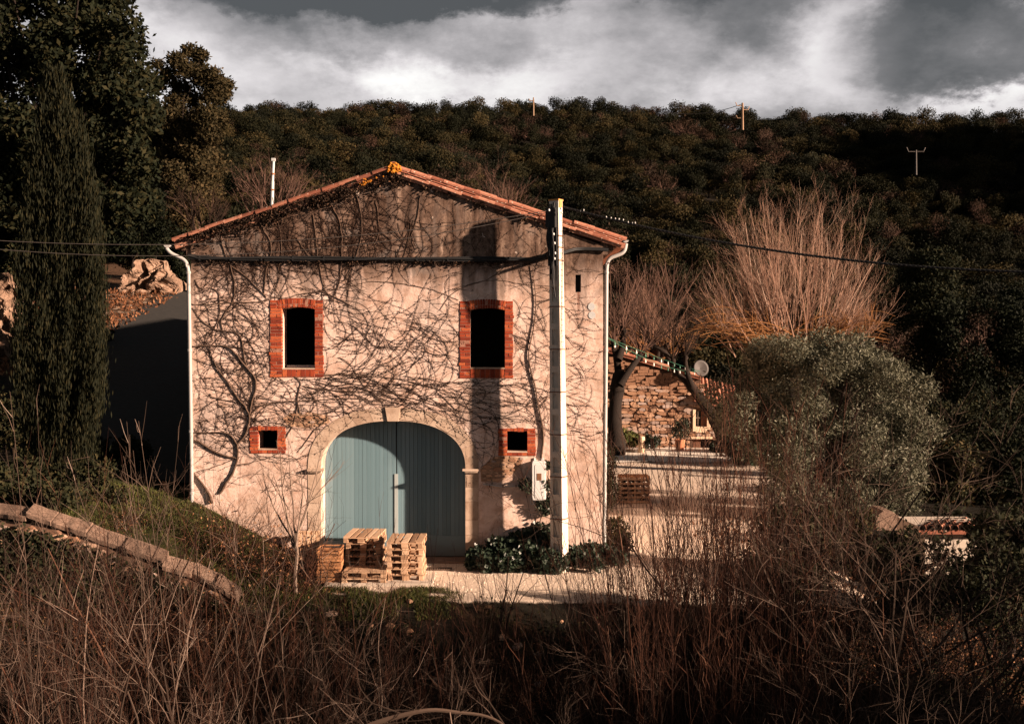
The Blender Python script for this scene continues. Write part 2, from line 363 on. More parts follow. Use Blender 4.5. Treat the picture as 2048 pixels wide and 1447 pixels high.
# ------------------------------------------------------------------ mesh helpers
class MB:
    def __init__(s): s.V = []; s.F = []; s.n = 0
    def add(s, V, F, mi=0):
        V = np.asarray(V, float).reshape(-1, 3)
        if isinstance(F, np.ndarray): s.F.append((F + s.n, mi))
        else:
            by = {}
            for f in F: by.setdefault(len(f), []).append(f)
            for k, fs in by.items(): s.F.append((np.array(fs) + s.n, mi))
        s.V.append(V); s.n += len(V); return s
    def box(s, c, size, rz=0, mat=None, mi=0, taper=1):
        x, y, z = np.array(size) / 2
        V = np.array([[-x, -y, -z], [x, -y, -z], [x, y, -z], [-x, y, -z], [-x * taper, -y * taper, z], [x * taper, -y * taper, z], [x * taper, y * taper, z], [-x * taper, y * taper, z]])
        if rz: 
            ca, sa = math.cos(rz), math.sin(rz); V = V @ np.array([[ca, sa, 0], [-sa, ca, 0], [0, 0, 1]])
        if mat is not None: V = V @ np.array(mat.to_3x3()).T
        V = V + np.array(c)
        return s.add(V, np.array([[0, 3, 2, 1], [4, 5, 6, 7], [0, 1, 5, 4], [1, 2, 6, 5], [2, 3, 7, 6], [3, 0, 4, 7]]), mi)
    def tubes(s, lines, sides=4, mi=0):
        by = {}
        for P, r in lines: by.setdefault(len(P), []).append((P, r))
        for n, L in by.items():
            P = np.array([p for p, _ in L], float)
            Rr = np.array([np.broadcast_to(np.asarray(r, float), (n,)) if np.ndim(r) < 1 or len(np.atleast_1d(r)) == n else np.linspace(r[0], r[1], n) for _, r in L])
            T = np.gradient(P, axis=1); T /= np.linalg.norm(T, axis=2, keepdims=True) + 1e-9
            mt = T.mean(1); ref = np.where(np.abs(mt[:, 2:3]) > .8 * np.linalg.norm(mt, axis=1, keepdims=True), np.array([[1., 0.13, 0]]), np.array([[0, 0.07, 1.]]))
            A = np.cross(T, ref[:, None, :]); A /= np.linalg.norm(A, axis=2, keepdims=True) + 1e-9
            B = np.cross(T, A)
            a = np.arange(sides) * 2 * math.pi / sides
            V = P[:, :, None, :] + Rr[:, :, None, None] * (np.cos(a)[None, None, :, None] * A[:, :, None, :] + np.sin(a)[None, None, :, None] * B[:, :, None, :])
            m_ = len(L)
            i = np.arange(n - 1)[:, None] * sides; k = np.arange(sides)[None, :]; k2 = (k + 1) % sides
            q = np.stack([i + k, i + k2, i + sides + k2, i + sides + k], -1).reshape(-1, 4)
            F = (q[None] + (np.arange(m_) * n * sides)[:, None, None]).reshape(-1, 4)
            s.add(V.reshape(-1, 3), F, mi)
        return s
    def leaves(s, P, size, up=.35, wide=.45, outward=None, mi=0, axis=None, g=None):
        g = g or rng
        n = len(P)
        if n == 0: return s
        D = g.normal(size=(n, 3)) if axis is None else axis + g.normal(size=(n, 3)) * .25
        D[:, 2] += up; D /= np.linalg.norm(D, axis=1, keepdims=True)
        Nn = g.normal(size=(n, 3)) + (0 if outward is None else outward * 1.4)
        W = np.cross(D, Nn); W /= np.linalg.norm(W, axis=1, keepdims=True) + 1e-9
        L = (size * g.uniform(.6, 1.3, n))[:, None]
        V = np.stack([P, P + D * L * .5 + W * L * wide * .5, P + D * L, P + D * L * .5 - W * L * wide * .5], 1)
        return s.add(V.reshape(-1, 3), np.arange(n * 4).reshape(-1, 4), mi)
    def prism(s, poly, y0, y1, mi=0, bev=0.0):
        """poly: list of (x, z) counter-clockwise seen from -Y"""
        n = len(poly); cx = np.mean([p[0] for p in poly]); cz = np.mean([p[1] for p in poly])
        sh = lambda p: (p[0] + (cx - p[0]) * bev, p[1] + (cz - p[1]) * bev)
        V = [(sh(p)[0], y0, sh(p)[1]) for p in poly] + [(p[0], y0 + .012 if bev else y1, p[1]) for p in poly]
        F = [tuple(range(n))] + [(i, n + i, n + (i + 1) % n, (i + 1) % n) for i in range(n)]
        if bev:
            V += [(p[0], y1, p[1]) for p in poly]
            F += [(n + i, 2 * n + i, 2 * n + (i + 1) % n, n + (i + 1) % n) for i in range(n)] + [tuple(range(3 * n - 1, 2 * n - 1, -1))]
        else: F += [tuple(range(2 * n - 1, n - 1, -1))]
        return s.add(V, F, mi)
    def lathe(s, prof, c=(0, 0, 0), seg=12, mi=0):
        a = np.arange(seg) * 2 * math.pi / seg
        V = np.array([[r * math.cos(t) + c[0], r * math.sin(t) + c[1], z + c[2]] for r, z in prof for t in a])
        F = [(i * seg + k, i * seg + (k + 1) % seg, (i + 1) * seg + (k + 1) % seg, (i + 1) * seg + k) for i in range(len(prof) - 1) for k in range(seg)]
        return s.add(V, F, mi)
    def mesh(s, name, mats, smooth=False):
        me = bpy.data.meshes.new(name)
        V = np.concatenate(s.V) if s.V else np.zeros((0, 3))
        me.vertices.add(len(V)); me.vertices.foreach_set('co', V.astype(np.float32).ravel())
        loops = np.concatenate([f.ravel() for f, _ in s.F]); tot = np.concatenate([np.full(len(f), f.shape[1]) for f, _ in s.F])
        mi = np.concatenate([np.full(len(f), i) for f, i in s.F])
        me.loops.add(len(loops)); me.loops.foreach_set('vertex_index', loops.astype(np.int32))
        st = np.concatenate([[0], np.cumsum(tot)[:-1]])
        me.polygons.add(len(tot)); me.polygons.foreach_set('loop_start', st.astype(np.int32)); me.polygons.foreach_set('loop_total', tot.astype(np.int32))
        me.polygons.foreach_set('material_index', mi.astype(np.int32))
        me.polygons.foreach_set('use_smooth', np.full(len(tot), bool(smooth)))
        for mm in (mats if isinstance(mats, (list, tuple)) else [mats]): me.materials.append(mm)
        me.update(calc_edges=True); me.validate()
        return me
    def build(s, name, mats, parent=None, smooth=False, loc=None):
        o = bpy.data.objects.new(name, s.mesh(name, mats, smooth)); col.objects.link(o)
        if loc is not None: o.location = loc
        if parent is not None: attach(o, parent)
        return o

ROOTS = {}
def attach(o, parent):
    """parent keeps its place: children are modelled in world space when the parent is registered as such"""
    o.parent = parent
    if parent.name in ROOTS: o.matrix_parent_inverse = Matrix.Translation(-Vector(ROOTS[parent.name]))
def tag(o, label=None, cat=None, group=None, kind=None):
    if label: o['label'] = label
    if cat: o['category'] = cat
    if group: o['group'] = group
    if kind: o['kind'] = kind
    return o
def thing(name, label, cat, loc=(0, 0, 0), group=None, world=False):
    o = bpy.data.objects.new(name, None); col.objects.link(o); o.location = loc; o.empty_display_size = .2
    if world: ROOTS[o.name] = tuple(loc)
    return tag(o, label, cat, group)
def dup(root, loc=None, rz=None, scale=None, label=None, group=None):
    c = root.copy(); col.objects.link(c)
    if loc is not None: c.location = loc
    if rz is not None: c.rotation_euler = (0, 0, rz)
    if scale is not None: c.scale = (scale,) * 3 if np.ndim(scale) == 0 else scale
    if label: c['label'] = label
    if group: c['group'] = group
    for ch in list(root.children):
        k = ch.copy(); col.objects.link(k); k.parent = c
        for g in ch.children:
            q = g.copy(); col.objects.link(q); q.parent = k
    return c
_unit = MB().box((0, 0, 0), (1, 1, 1))
def bevel_unit():
    b = MB(); e = .5; i = .475
    V = [(-e, -i, -i), (e, -i, -i)]
    # chamfered box: front face smaller
    V = [(-i, -e, -i), (i, -e, -i), (i, -e, i), (-i, -e, i), (-e, -.43, -e), (e, -.43, -e), (e, -.43, e), (-e, -.43, e), (-e, e, -e), (e, e, -e), (e, e, e), (-e, e, e)]
    F = [(0, 1, 2, 3), (0, 4, 5, 1), (1, 5, 6, 2), (2, 6, 7, 3), (3, 7, 4, 0), (4, 8, 9, 5), (5, 9, 10, 6), (6, 10, 11, 7), (7, 11, 8, 4), (11, 10, 9, 8)]
    return b.add(V, F)
MESHES = {}
def piece(name, key, mat, parent, loc, size, rot=(0, 0, 0)):
    """one small piece: shared unit mesh, own size"""
    k = (key, mat.name)
    if k not in MESHES: MESHES[k] = (bevel_unit() if key == 'brick' else MB().box((0, 0, 0), (1, 1, 1))).mesh(key, mat)
    o = bpy.data.objects.new(name, MESHES[k]); col.objects.link(o)
    o.location = loc; o.scale = size; o.rotation_euler = rot
    attach(o, parent)
    return o

def rough_stone(seed):
    g = np.random.default_rng(seed); k = 9; th = np.linspace(0, 2 * math.pi, k, endpoint=False) + g.normal(0, .16, k)
    ca, sa = np.cos(th), np.sin(th); rr = .5 * g.uniform(.88, 1.12, k) / (np.abs(ca) ** 3.2 + np.abs(sa) ** 3.2) ** (1 / 3.2)
    return MB().prism(list(zip(ca * rr, sa * rr)), -.5, .5, bev=.13).mesh('stone', M['rubble'])
ROUGH = [rough_stone(3000 + k) for k in range(10)]
def rough_piece(parent, loc, size, rot):
    o = bpy.data.objects.new('stone', ROUGH[int(rng.integers(len(ROUGH)))]); col.objects.link(o)
    o.location = loc; o.scale = size; o.rotation_euler = rot; attach(o, parent); return o
ss = lambda a, b, x: (lambda t: t * t * (3 - 2 * t))(np.clip((np.asarray(x, float) - a) / (b - a), 0, 1))

# ------------------------------------------------------------------ terrain
def vnoise(x, y, s, seed=0):
    x = np.asarray(x, float) / s; y = np.asarray(y, float) / s
    xi, yi = np.floor(x).astype(int), np.floor(y).astype(int); fx, fy = x - xi, y - yi
    def hsh(i, j):
        n = (i * 374761393 + j * 668265263 + seed * 974711) & 0x7fffffff
        n = ((n ^ (n >> 13)) * 1274126177) & 0x7fffffff
        return (n % 10007) / 10007.0
    u, v_ = fx * fx * (3 - 2 * fx), fy * fy * (3 - 2 * fy)
    return (hsh(xi, yi) * (1 - u) + hsh(xi + 1, yi) * u) * (1 - v_) + (hsh(xi, yi + 1) * (1 - u) + hsh(xi + 1, yi + 1) * u) * v_ - .5

def hgt(x, y):
    x = np.asarray(x, float); y = np.asarray(y, float)
    yard = -.03 + .065 * np.clip(y, -5, 0) - .17 * ss(0, 10, y)
    B = np.interp(x, [-26, -16, -11, -7.6, -6.2, -4.5], [3.2, 2.6, 2.1, 1.5, .75, 0])
    bank = B + .23 * np.clip(y, -5, 0) * ss(-4.2, -6.5, x)
    z = yard + bank
    # right: the land falls away beyond the yard
    z = z - 2.2 * ss(6.5, 12, x) * ss(12, 2, y)
    # front slope to the gully and the near bank
    edge = -3.1 + .35 * np.sin(x * .7) + .9 * ss(2, 5, x) * 0
    low = np.interp(y, [-30, -26.5, -19, -16, -11, -6.6, -3.0], [3.4, 3.2, -1.2, -2.8, -3.0, -2.2, -.22])
    lowl = low - .35 * ss(-5.5, -7, x) * ss(-12, -4, y)
    t = np.where(x < -6.0, ss(-2.75, -3.15, y), ss(-2.7, -3.6, y))
    z = np.where(y < -2.0, z * (1 - t) + np.minimum(lowl, z) * t, z)
    # lane climbing on the left
    rise = np.interp(y, [0, 3, 26, 31, 60], [0, .35, 4.9, 5.6, 8.0])
    z = z + rise * ss(3.0, -8.2, x) * ss(-.2, 1.5, y)
    # wooded hill
    rid = np.interp(x, [-140, -51, -24, 11, 28, 45, 88, 140], [41, 42.2, 43.2, 43.8, 43.0, 42.2, 41.0, 41])
    t2 = np.clip((y - 60) / 116.0, 0, 1); t2 = t2 ** 1.05
    z = z * (1 - t2) + rid * t2
    z = z - np.clip(y - 178, 0, 400) * .10
    z = z + 52 * np.exp(-((x - 155) / 36) ** 2) * np.exp(-((y - 98) / 58) ** 2)  # unseen spur added at the right to throw shade on the hill
    z = z + 1.6 * vnoise(x, y, 26, 3) * ss(62, 90, y)
    return z + .10 * vnoise(x, y, 1.1, 1) * ss(-3.0, -5, y) + .05 * vnoise(x, y, .5, 2) * ss(-2.8, -4, y) + .03 * vnoise(x, y, .7, 5)

def axis(a0, a1, f0, f1, fine, grow):
    mid = np.arange(f0, f1 + 1e-6, fine); out = list(mid)
    s_, v_ = fine, f1
    while v_ < a1: s_ *= grow; v_ += s_; out.append(v_)
    s_, v_ = fine, f0
    while v_ > a0: s_ *= grow; v_ -= s_; out.insert(0, v_)
    return np.array(out)
gx = axis(-420, 420, -14, 12, .16, 1.07); gy = axis(-60, 700, -9, 3, .16, 1.05)
GX, GY = np.meshgrid(gx, gy)
GZ = hgt(GX, GY)
nx, ny = len(gx), len(gy)
ii = (np.arange(ny - 1)[:, None] * nx + np.arange(nx - 1)[None, :]).ravel()
b = MB(); b.add(np.stack([GX, GY, GZ], -1).reshape(-1, 3), np.stack([ii, ii + 1, ii + nx + 1, ii + nx], -1))
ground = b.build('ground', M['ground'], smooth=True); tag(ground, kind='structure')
zone = np.zeros((ny * nx, 4), np.float32); zone[:, 3] = 1
X_, Y_ = GX.ravel(), GY.ravel()
gr = ss(-2.6, -1.2, X_) * ss(-3.35, -2.9, Y_) * (X_ < 7) * (Y_ < 2.5)
gr = np.maximum(gr, ss(2.0, 2.6, X_) * ss(-3.4, -3.0, Y_) * ss(9.5, 7.5, X_ - .10 * np.clip(Y_, 0, 60)) * (Y_ < 40))
gr = np.maximum(gr, .75 * ss(-4.4, -3.6, X_) * ss(-2.9, -2.4, Y_) * (X_ < 0) * (Y_ < 2.5))
gr = np.maximum(gr, .38 * ss(-15.0, -15.8, X_) * ss(9, 12, Y_) * (Y_ < 30))
grs = ss(-3.6, -4.6, X_) * ss(-3.3, -2.9, Y_) * (Y_ < 1) * ss(-13, -12, X_)
grs = np.maximum(grs, ss(-4.6, -4.2, X_) * ss(-1.0, -1.4, X_) * ss(-3.5, -3.1, Y_) * ss(-1.9, -2.35, Y_) * .8)
lit = ss(5.5, 7, X_) * ss(-6, -4, Y_) * ss(0, -2, Y_) * .8
lit = np.maximum(lit, .9 * ss(-9.5, -11.5, X_) * ss(8, 12, Y_) * (Y_ < 62))
lit = np.maximum(lit, .45 * (vnoise(X_, Y_, 1.3, 8) > .12) * (Y_ < -3.2))
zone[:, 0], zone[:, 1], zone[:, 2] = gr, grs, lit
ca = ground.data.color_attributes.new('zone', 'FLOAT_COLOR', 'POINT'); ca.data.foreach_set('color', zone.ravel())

def strip(name, pts, mat, lift=.03, seg=60, across=8, kind='structure'):
    """road sheet draped over the ground: pts = [(x, y, half width)]"""
    P = np.array(pts, float); t = np.linspace(0, len(P) - 1, seg); k = np.arange(len(P))
    cx, cy, hw = [np.interp(t, k, P[:, i]) for i in range(3)]
    tx, ty = np.gradient(cx), np.gradient(cy); L = np.hypot(tx, ty); nxv, nyv = ty / L, -tx / L
    a = np.linspace(-1, 1, across)
    jit = 1 + .07 * np.array([vnoise(t * 3, t * 0 + 1.5, 1.0, 4), vnoise(t * 3, t * 0 + 7.5, 1.0, 9)]).T
    XX = cx[:, None] + nxv[:, None] * a[None] * hw[:, None] * np.where(a[None] < 0, jit[:, :1], jit[:, 1:]); YY = cy[:, None] + nyv[:, None] * a[None] * hw[:, None]
    ZZ = hgt(XX, YY) + lift
    ii = (np.arange(seg - 1)[:, None] * across + np.arange(across - 1)[None]).ravel()
    b = MB(); b.add(np.stack([XX, YY, ZZ], -1).reshape(-1, 3), np.stack([ii, ii + 1, ii + across + 1, ii + across], -1)[:, ::-1])
    return tag(b.build(name, mat, smooth=True), kind=kind)
strip('driveway', [(-9.7, 1, 1.7), (-11.0, 8, 2.6), (-12.4, 16, 3.4), (-13.0, 24, 3.0), (-12.2, 31, 3.6)], M['asphalt'], .05)
strip('road', [(1.0, 27.5, 3.6), (6, 28.5, 3.6), (10.5, 27.5, 3.2), (13.5, 25.5, 2.0)], M['lane'], .04, across=10)
None and strip('path', [(-20, 3.2, 1.0), (-14.6, 2.9, .8), (-12.4, 2.4, .5)], M['slab'], .04)
None and strip('road', [(-17.6, 26.0, .5), (-16.6, 25.4, .45), (-15.2, 24.2, .3)], M['lane'], .08, 20)

# ------------------------------------------------------------------ the barn
FX = lambda px: float(at(px, 723, 0)[0])
xL, xR = FX(383), FX(1206)
xA = FX(789)
zEL, zER, zA = zc(490), zc(490), zc(346)
barn = thing('stone_barn', 'old plastered gable barn with brick framed windows and arched blue door', 'barn', ((xL + xR) / 2, 0, 0), world=True)
DOOR_X0, DOOR_X1 = FX(641), FX(931)
dcx, dhw = (DOOR_X0 + DOOR_X1) / 2, (DOOR_X1 - DOOR_X0) / 2
zSP = zc(937); rise_ = zc(841) - zSP
def arch_pt(a, off=0.0):
    n_ = 2.3; ca, sa = math.cos(a), math.sin(a)
    r = (abs(ca / (dhw + off)) ** n_ + abs(sa / (rise_ + off)) ** n_) ** (-1 / n_)
    return (dcx + r * ca, zSP + r * sa)
door_poly = [(DOOR_X0, -.6)] + [(DOOR_X1, -.6)] + [arch_pt(a) for a in np.linspace(0, math.pi, 33)]
def win_poly(x0, y0, x1, y1, sag=0):
    a, b_ = at(x0, y1, 0), at(x1, y0, 0)
    p = [(a[0], a[2]), (b_[0], a[2])]
    if sag:
        for t in np.linspace(0, 1, 9): p.append((b_[0] + (a[0] - b_[0]) * t, b_[2] - sag * (1 - math.sin(math.pi * t))))
    else: p += [(b_[0], b_[2]), (a[0], b_[2])]
    return p
W1 = win_poly(564, 613, 630, 738, .05); W2 = win_poly(940, 615, 1010, 737, .05)
S1 = win_poly(516, 860, 555, 899); S2 = win_poly(1014, 862, 1055, 904); SLOT = win_poly(1151, 549, 1162, 584)
outline = [(xL, -1.2), (xR, -1.2), (xR, zER), (xA, zA), (xL, zEL)]
TH = .62
def wall_with_holes(out, holes, y0, y1, mb, mi=0):
    loops = [out] + holes
    flat = [p for lp in loops for p in lp]
    ed = []; k = 0
    for lp in loops:
        ed += [(k + i, k + (i + 1) % len(lp)) for i in range(len(lp))]; k += len(lp)
    n = len(flat)
    def inpoly(q, lp):
        c_ = False; j = len(lp) - 1
        for i in range(len(lp)):
            if (lp[i][1] > q[1]) != (lp[j][1] > q[1]) and q[0] < (lp[j][0] - lp[i][0]) * (q[1] - lp[i][1]) / (lp[j][1] - lp[i][1]) + lp[i][0]: c_ = not c_
            j = i
        return c_
    res = delaunay_2d_cdt([Vector((p[0], p[1])) for p in flat], ed, [], 0, 1e-6)
    vv = [tuple(v_) for v_ in res[0]]
    V = [(p[0], y0, p[1]) for p in vv] + [(p[0], y1, p[1]) for p in vv]; nv = len(vv); F = []
    for t in res[2]:
        t = tuple(t); ce = (sum(vv[i][0] for i in t) / 3, sum(vv[i][1] for i in t) / 3)
        if not inpoly(ce, out) or any(inpoly(ce, h) for h in holes): continue
        a, b_, c_ = [vv[i] for i in t]
        if (b_[0] - a[0]) * (c_[1] - a[1]) - (b_[1] - a[1]) * (c_[0] - a[0]) < 0: t = t[::-1]
        F.append(t); F.append(tuple(nv + i for i in t[::-1]))
    mb.add(V, F, mi)
    V = [(p[0], y0, p[1]) for p in flat] + [(p[0], y1, p[1]) for p in flat]; F = []
    k = 0
    for lp in loops:
        m_ = len(lp)
        for i in range(m_): F.append((k + i, n + k + i, n + k + (i + 1) % m_, k + (i + 1) % m_))
        k += m_
    mb.add(V, F, mi)
# finer facade: cut the wall face with horizontal slack is not needed, relief comes from the plaster's bump
DEPTH = 16.0
wb = MB()
wall_with_holes(outline, [door_poly, W1, W2, S1, S2, SLOT], 0, TH, wb)
wb.box(((xL + .25), TH + (DEPTH - TH) / 2, (zEL - 1.2) / 2 - .05), (.5, DEPTH - TH - .004, zEL + 1.1))
wb.box(((xR - .25), TH + (DEPTH - TH) / 2, (zER - 1.2) / 2 - .05), (.5, DEPTH - TH - .004, zER + 1.1))
wall_with_holes([(p[0] + (.003 if i in (0, 4) else -.003 if i in (1, 2) else 0), p[1] - .003) for i, p in enumerate(outline)], [], DEPTH, DEPTH + .5, wb)
wb.build('wall', M['plaster'], barn)
ib = MB()
ib.box(((xL + xR) / 2, DEPTH / 2 + 1, -.35), (xR - xL - 1.02, DEPTH - 2.0, .3))
ib.box(((xL + xR) / 2, DEPTH / 2 + .6, zc(790)), (xR - xL - 1.02, DEPTH - 1.1, .14))
ib.box(((xL + xR) / 2, 5.0, 3.6), (xR - xL - 1.03, .12, 9.2))
ib.build('interior_floor', M['inner'], barn)
# corbelled eaves
for nm, (x, zz, sgn) in {'l': (xL, zEL, -1), 'r': (xR, zER, 1)}.items():
    e = MB()
    for k, (dx, dz) in enumerate([(.12, -.10), (.24, 0.0), (.36, .08)]):
        e.box((x + sgn * dx / 2, DEPTH / 2 + .02 + k * .006, zz + dz - .06), (dx, DEPTH - .05 - k * .012, .13 - .004 * k))
    e.build('eave_moulding', M['plaster'], barn)

# roof: deck + rows of clay tiles down the slopes + verge tiles one by one
roofL = (float(at(345, 474, 0)[0]), zc(474)); roofR = (float(at(1254, 473, 0)[0]), zc(473)); ridge = (xA, zc(327))
roof = MB()
def slope_axes(a, b_):
    d = np.array([b_[0] - a[0], b_[1] - a[1]]); L = np.linalg.norm(d); d /= L; n_ = np.array([-d[1], d[0]])
    if n_[1] < 0: n_ = -n_
    return d, n_, L
for e in (roofL, roofR):
    d, n_, L = slope_axes(ridge, e)
    # deck slab under the tiles
    p0 = np.array(ridge) - n_ * .30; p1 = np.array(e) - n_ * .30; q0 = np.array(ridge) - n_ * .20; q1 = np.array(e) - n_ * .20
    roof.add([(p0[0], -.07, p0[1]), (p1[0], -.07, p1[1]), (q1[0], -.07, q1[1]), (q0[0], -.07, q0[1]), (p0[0], DEPTH + .6, p0[1]), (p1[0], DEPTH + .6, p1[1]), (q1[0], DEPTH + .6, q1[1]), (q0[0], DEPTH + .6, q0[1])],
             [(0, 1, 2, 3), (7, 6, 5, 4), (0, 4, 5, 1), (3, 2, 6, 7), (1, 5, 6, 2)])
roof_o = roof.build('roof', M['tile'], barn)
fld = MB()
for e in (roofL, roofR):
    d, n_, L = slope_axes(ridge, e)
    lines = []
    for y in np.arange(.22, DEPTH + .5, .22):
        for k in range(8):
            s0, s1 = L * k / 8, L * (k + 1) / 8 + .04
            a = np.array(ridge) + d * s0 - n_ * .165; c_ = np.array(ridge) + d * s1 - n_ * .15
            lines.append((np.array([[a[0], y, a[1]], [c_[0], y, c_[1]]]), (.075, .09)))
    fld.tubes(lines, 6)
f_o = fld.build('tile_field', M['tile'], roof_o, smooth=True); f_o.matrix_parent_inverse = Matrix.Identity(4); f_o['kind'] = 'stuff'

def half_tile(L, r0, r1, sides=7, th=.016):
    """barrel tile along +X, arch up +Z"""
    b = MB(); a = np.linspace(R_(-14), R_(194), sides)
    V = []
    for x, r in ((0, r0), (L, r1)):
        for rr in (r, r - th):
            for t in a: V.append((x, rr * math.cos(t), rr * math.sin(t)))
    n = sides; F = []
    for i in range(n - 1):
        F += [(i, 2 * n + i, 2 * n + i + 1, i + 1), (n + i, n + i + 1, 3 * n + i + 1, 3 * n + i), (i, i + 1, n + i + 1, n + i), (2 * n + i, 3 * n + i, 3 * n + i + 1, 2 * n + i + 1)]
    F += [(0, n, 3 * n, 2 * n), (n - 1, 3 * n - 1, 4 * n - 1, 2 * n - 1)][:1]
    return b.add(V, F)
tile_me = [half_tile(.50, .070, .078).mesh('tile', M['tile'], False), half_tile(.50, .067, .076).mesh('tile', M['tile'], False)]
for e in (roofL, roofR):
    d, n_, L = slope_axes(ridge, e)
    ang = math.atan2(-d[1], d[0])       # rotate about Y
    cnt = int(L / .41)
    for row, (dn, yy) in enumerate([(-.085, -.075), (-.205, -.06)]):
        if e is roofL:
            if row == 1: dn, yy = -.20, .02
        for k in range(cnt):
            s0 = L - .50 - k * (L - .55) / (cnt - 1)
            j = rng.normal(0, .012, 3)
            p = np.array(ridge) + d * s0 + n_ * (dn + j[0])
            o = bpy.data.objects.new('tile', tile_me[int(rng.integers(2))]); col.objects.link(o)
            o.location = (p[0], yy + j[1], p[1]); o.rotation_euler = (0, ang + (0.035 if d[0] > 0 else .035) + j[2] * .8, 0)
            if d[0] < 0: o.rotation_euler = (math.pi * 0, ang + j[2] * .8, 0)
            o.parent = roof_o
            if d[0] < 0:  # left slope: the local arch must still face up
                o.rotation_euler = Matrix(((d[0], 0, n_[0]), (0, -1, 0), (d[1], 0, n_[1]))).to_euler()
            else:
                o.rotation_euler = Matrix(((d[0], 0, n_[0]), (0, 1, 0), (d[1], 0, n_[1]))).to_euler()
            o.rotation_euler.rotate_axis('Y', float(.03 + j[2]))
# ridge tiles, the front one under orange lichen
rt = half_tile(DEPTH + .5, .13, .13, 9).build('ridge_tile', M['tile'], roof_o); rt.location = (ridge[0], -.12, ridge[1] - .10); rt.rotation_euler = (0, 0, R_(90))
lb = MB()
for _ in range(60):
    c_ = np.array([ridge[0] + .02, -.15, ridge[1] - .12]) + np.clip(rng.normal(0, 1, 3), -1.7, 1.7) * (.085, .02, .06)
    r = rng.uniform(.02, .045); P = []
    lb.lathe([(0.001, -r), (r * .8, -r * .5), (r, 0), (r * .75, r * .55), (.001, r * .9)], c_, 7)
lc = lb.build('lichen_crust', M['lichen'], roof_o); lc['kind'] = 'stuff'
lb = MB()
for _ in range(16):
    t = rng.uniform(.02, .16); c_ = np.array(ridge) + (np.array(roofL) - np.array(ridge)) * t
    r = rng.uniform(.015, .04)
    lb.lathe([(0.001, -r), (r, 0), (.001, r)], (c_[0], -.17, c_[1] - .22 + rng.normal(0, .04)), 6)
lb.build('lichen_speck', M['lichen'], roof_o)['kind'] = 'stuff'

# barn door
door = MB()
dl = {}
ydoor = TH + .012
for side, (a, b_) in {'l': (641, 786.5), 'r': (788.5, 931)}.items():
    x0, x1 = FX(a) - (.22 if side == 'l' else 0), FX(b_) + (.22 if side == 'r' else 0)
    f = MB().box(((x0 + x1) / 2, ydoor + .045, 1.8), (x1 - x0, .02, 4.0)); leaf = f.build('door_leaf', M['inner'], barn)
    n_ = int(round((x1 - x0) / .1005)); pw = (x1 - x0) / n_
    for k in range(n_):
        bot = .03 if side == 'l' else zc(1079)
        o = piece('plank', 'brick', M['door'], barn, (x0 + pw * (k + .5), ydoor + .016 + rng.normal(0, .001), (bot + 3.45) / 2), (pw * .962, .032, 3.45 - bot))
        o.parent = leaf; o.matrix_parent_inverse = Matrix.Identity(4)
    if side == 'r':
        o = piece('kick_board', 'box', M['door'], barn, ((x0 + x1) / 2 - .0, ydoor + .014, (zc(1079) + .03) / 2), (x1 - x0, .034, zc(1079) - .036)); o.parent = leaf; o.matrix_parent_inverse = Matrix.Identity(4)
    leaf.matrix_parent_inverse = Matrix.Translation(-Vector(ROOTS[barn.name]))
# the leaf child planks are modelled in the leaf's own space, which is the world's
MB().box((FX(787), ydoor + .004, (zc(953) + .04) / 2), (.085, .05, zc(953) - .04)).build('door_batten', M['door_edge'], barn)
MB().box((dcx, .36, -.045), (dhw * 2 - .02, .75, .10)).build('threshold', M['coping'], barn)

# dressed-stone surround
sur = thing('x', '', '') if False else None
arch = MB().box((DOOR_X1 + .02, .1, -.35), (.28, .2, .3)).build('stone_surround', M['cutstone'], barn)
def stone_piece(poly, y0, y1, bev=.03):
    o = MB().prism(poly, y0, y1, bev=bev).build('stone', M['cutstone']); o.parent = arch; return o
edges = list(np.linspace(0, math.pi / 2 - .10, 6)) + list(np.linspace(math.pi / 2 + .10, math.pi, 6))
aw = .31
for i in range(len(edges) - 1):
    a0, a1 = edges[i], edges[i + 1]
    if a0 < math.pi / 2 < a1: continue
    aa = np.linspace(a0 + .0025, a1 - .0025, 7)
    poly = [arch_pt(a, -.004) for a in aa][::-1] + [arch_pt(a, aw) for a in aa]
    stone_piece(poly[::-1], -.012 + rng.normal(0, .002), .18, .004)
kx0, kx1, kt0, kt1 = FX(775), FX(797), FX(770), FX(801)
stone_piece([(kx0, zc(842)), (kx1, zc(842)), (kt1, zc(814)), (kt0, zc(814))], -.055, .18, .02)
for sgn, xe in ((-1, DOOR_X0), (1, DOOR_X1)):
    zz = zSP - .06
    for k in range(6):
        h = rng.uniform(.32, .46) if k < 5 else 1.0
        wv_ = aw * rng.uniform(.97, 1.02)
        z0 = max(zz - h, -.45)
        xs = sorted([xe - sgn * .004, xe + sgn * wv_])
        if zz - z0 > .05: stone_piece([(xs[0], z0 + .003), (xs[1], z0 + .003), (xs[1], zz - .003), (xs[0], zz - .003)], -.011 + rng.normal(0, .002), .16, .004)
        zz = z0
    im = MB().box((xe + sgn * .12, .03, zSP - .02), (.38, .30, .05)).box((xe + sgn * .14, .035, zSP - .065), (.31, .24, .036))
    o = im.build('impost', M['cutstone']); o.parent = arch

